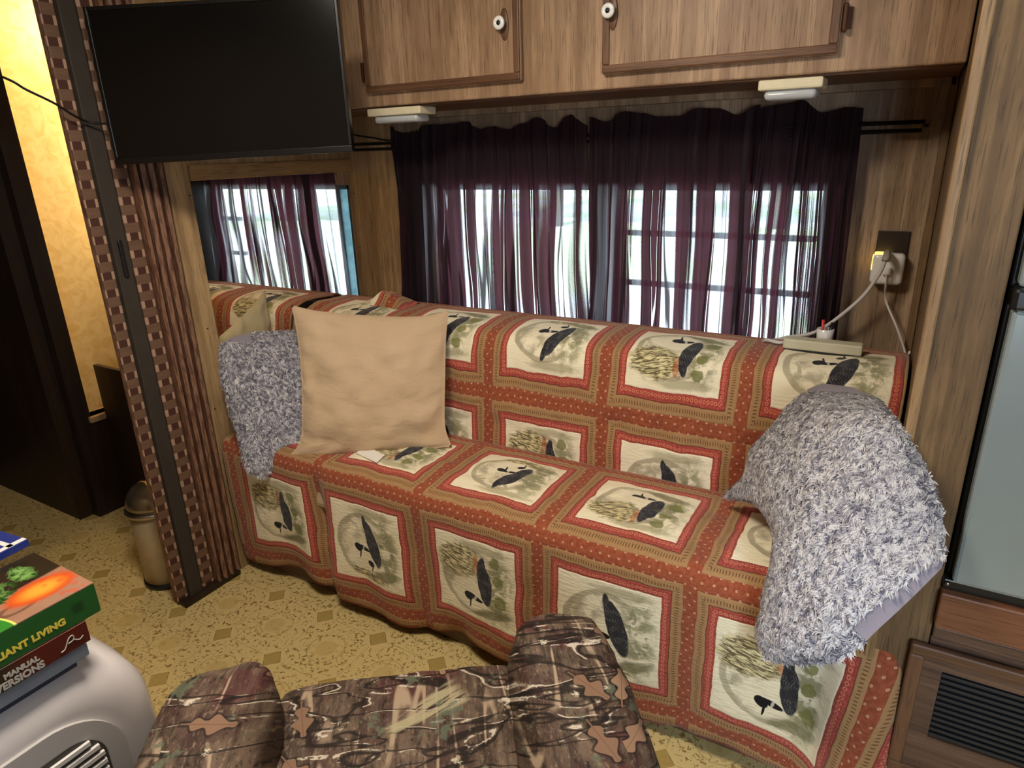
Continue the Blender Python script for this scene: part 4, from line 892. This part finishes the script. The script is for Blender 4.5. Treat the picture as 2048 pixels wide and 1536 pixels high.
def text(body, size, loc, rot, mat, parent, name='spine_lettering', ext=0.0003, align='LEFT', sx=1.0, label=None):
    c = bpy.data.curves.new(name, 'FONT'); c.body = body; c.size = size; c.extrude = ext; c.align_x = align; c.offset = 0.0006
    o = bpy.data.objects.new(name, c); COL.objects.link(o); o.parent = parent; o.location = loc; o.rotation_euler = rot; o.scale = (sx, 1, 1)
    c.materials.append(mat)
    bpy.context.view_layer.update(); dg = bpy.context.evaluated_depsgraph_get()
    me = bpy.data.meshes.new_from_object(o.evaluated_get(dg)); bpy.data.objects.remove(o)
    o = bpy.data.objects.new(name, me); COL.objects.link(o); o.parent = parent; o.location = loc; o.rotation_euler = rot; o.scale = (sx, 1, 1)
    return tag(o, label=label)
def book(name, x1, y1, z0, th, wd, ln, cover, label, rot=0.0, pages=(214, 208, 190)):
    # spine faces +x at x1, far end at y1
    b = empty(name, (x1, y1, z0), rot, label=label, cat='book', group='books stacked on the white air conditioner')
    box('pages', (-wd + 0.004, -0.004, -ln + 0.004, -0.004, 0.003, th - 0.003), plain(name + '_pages', pages, 0.8, 0.1, scale=200), b, bev=0.0)
    bm = bmesh.new(); addbox(bm, -wd, 0, -ln, 0, 0, 0.003, bev=0.0008); addbox(bm, -wd, 0, -ln, 0, th - 0.003, th, bev=0.0008); addbox(bm, -0.003, 0, -ln, 0, 0.003, th - 0.003, bev=0.0)
    bmobj('cover', bm, cover, b); return b
b0 = book('thin_book', -0.955, 0.345, 0.669, 0.010, 0.20, 0.27, plain('charcoal_cover', (52, 58, 72), 0.5, 0.3), 'thin dark book at the bottom of the stack')
b1 = book('grey_book', -0.950, 0.362, 0.679, 0.022, 0.21, 0.28, plain('slate_grey_cover', (112, 120, 132), 0.4, 0.4), 'grey-blue book second from the bottom of the stack')
mbk = Mat('dark_red_brown_cover', 0.35, 0.4); _x, _y, _z = mbk.pos(); mbk.col(mbk.mix(_y.sm(-0.135, -0.06), (28, 40, 24), (84, 30, 20)))
b2 = book('brown_book', -0.948, 0.368, 0.701, 0.034, 0.20, 0.27, mbk.m, 'dark red-brown book with silver spine lettering under the green cookbook')
m_sil = plain('silver_foil', (176, 172, 162), 0.3, 0.5, var=3); m_yel = plain('yellow_print', (214, 190, 70), 0.5, 0.3, var=3)
RS = (PI / 2, 0, PI / 2)
text('VERSIONS', 0.0145, (0.0006, -0.062, 0.003), RS, m_sil, b2, align='RIGHT', sx=0.92)
text('MANUAL', 0.0105, (0.0006, -0.066, 0.0168), RS, m_sil, b2, align='RIGHT')
tube('emblem', [(0.0008, -0.040, 0.008), (0.0008, -0.034, 0.010), (0.0008, -0.027, 0.022), (0.0008, -0.021, 0.024), (0.0008, -0.021, 0.017), (0.0008, -0.029, 0.015)], 0.0009, m_sil, b2, seg=6)
tube('emblem', [(0.0008, -0.022, 0.018), (0.0008, -0.014, 0.012), (0.0008, -0.008, 0.015)], 0.0009, m_sil, b2, seg=6)
# green cookbook cover print: kale, orange carrot, pale green quarter circle
mgk = Mat('vegetable_cover_print', 0.25, 0.5); gx_, gy_, gz_ = mgk.pos(); N_ = mgk.noise(mgk.vec(gx_, gy_, 0.0), 60, 5, 0.7, 0.5)
n5 = mgk.noise(mgk.vec(gx_, gy_, 9.0), 22, 3)
topm = gz_.gt(0.0475)
cc = mgk.mix(n5, (24, 24, 16), (60, 44, 30))
board = (gx_ + 0.005 + (gy_ + 0.10) * 0.1).abs().sm(0.075, 0.068)
cc = mgk.mix(board, cc, mgk.mix(n5, (168, 128, 104), (140, 100, 78)))
spoon = (((gx_ + 0.035) / 0.013).pow(2.0) + ((gy_ + 0.085) / 0.026).pow(2.0)).sqrt()
cc = mgk.mix((spoon - 0.85).abs().sm(0.28, 0.15) * 0.8, cc, (104, 70, 56))
carrot = (((gx_ + 0.052) / 0.030).pow(2.0) + ((gy_ + 0.045) / 0.048).pow(2.0)).sqrt()
cc = mgk.mix(carrot.sm(1.15, 0.75), cc, mgk.mix(carrot.sm(0.9, 0.2), (200, 78, 30), (240, 158, 56)))
toms = mgk.vor(mgk.vec(gx_, gy_, 0.0), 90)[1].sm(0.5, 0.35) * (gy_ + 0.022).abs().sm(0.024, 0.014) * gx_.sm(-0.09, -0.07)
cc = mgk.mix(toms * 0.45, cc, (206, 66, 40))
kal = (((gx_ + 0.112) / 0.056).pow(2.0) + ((gy_ + 0.125) / 0.062).pow(2.0)).sqrt() + (N_ - 0.5) * 1.6
kal2 = (((gx_ + 0.120) / 0.026).pow(2.0) + ((gy_ + 0.040) / 0.016).pow(2.0)).sqrt() + (N_ - 0.5) * 3.0
kc = mgk.mix(N_.sm(0.38, 0.62), (34, 66, 22), (128, 168, 92))
cc = mgk.mix(kal.min(kal2).sm(1.05, 0.9), cc, kc)
qd = (((gx_ + 0.0) * (gx_ + 0.0)) + (gy_ + 0.20) * (gy_ + 0.20)).sqrt()
cc = mgk.mix(qd.sm(0.100, 0.098), cc, (212, 222, 110)); cc = mgk.mix(qd.sm(0.097, 0.095), cc, (54, 128, 44))
side = mgk.mix((gy_ + 0.028).abs().sm(0.012, 0.004) * (gz_ - 0.024).abs().sm(0.012, 0.004) * 0.6, (34, 84, 36), (16, 40, 20))
mgk.col(mgk.mix(topm, side, cc))
b3 = book('green_cookbook', -0.950, 0.392, 0.7355, 0.0495, 0.165, 0.26, mgk.m, 'thick green cookbook with vegetables and a carrot on its cover, on top of the stack')
text('BRILLIANT LIVING', 0.0138, (0.0006, -0.047, 0.011), RS, m_yel, b3, align='RIGHT', sx=1.02)
b4 = book('blue_booklet', -1.140, 0.398, 0.786, 0.012, 0.14, 0.14, plain('blue_cover', (34, 48, 120), 0.4, 0.4), 'small blue booklet with a white edge lying on the green cookbook', 0.12, pages=(226, 224, 216))
box('white_band', (-0.10, -0.001, -0.028, -0.020, 0.0121, 0.0126), m_white, b4, bev=0)
box('white_band', (-0.012, -0.002, -0.139, -0.001, 0.0121, 0.0126), m_white, b4, bev=0)

# ------------------------------------------------------------------ ceiling lamp (out of frame, gives the warm light)
cl = empty('ceiling_lamp', (-0.75, 0.55, 2.05), label='round ceiling lamp above the armchair', cat='lamp')
Mcl = Mat('lamp_diffuser', 0.5, 0.2); Mcl.set(Base_Color=(1, .95, .85, 1), Emission_Color=(1, 0.86, 0.66, 1), Emission_Strength=2.0)
lathe('housing', [(0.20, 0.0), (0.20, -0.025), (0.185, -0.03)], m_ivory, cl); lathe('diffuser', [(0.18, -0.028), (0.17, -0.045), (0.001, -0.055)], Mcl.m, cl)
lb = empty('bathroom_lamp', (-2.80, 1.62, 2.05), label='small warm ceiling lamp in the bathroom', cat='lamp')
lathe('shade', [(0.05, 0), (0.06, -0.04), (0.05, -0.07), (0.02, -0.08)], Mcl.m, lb)
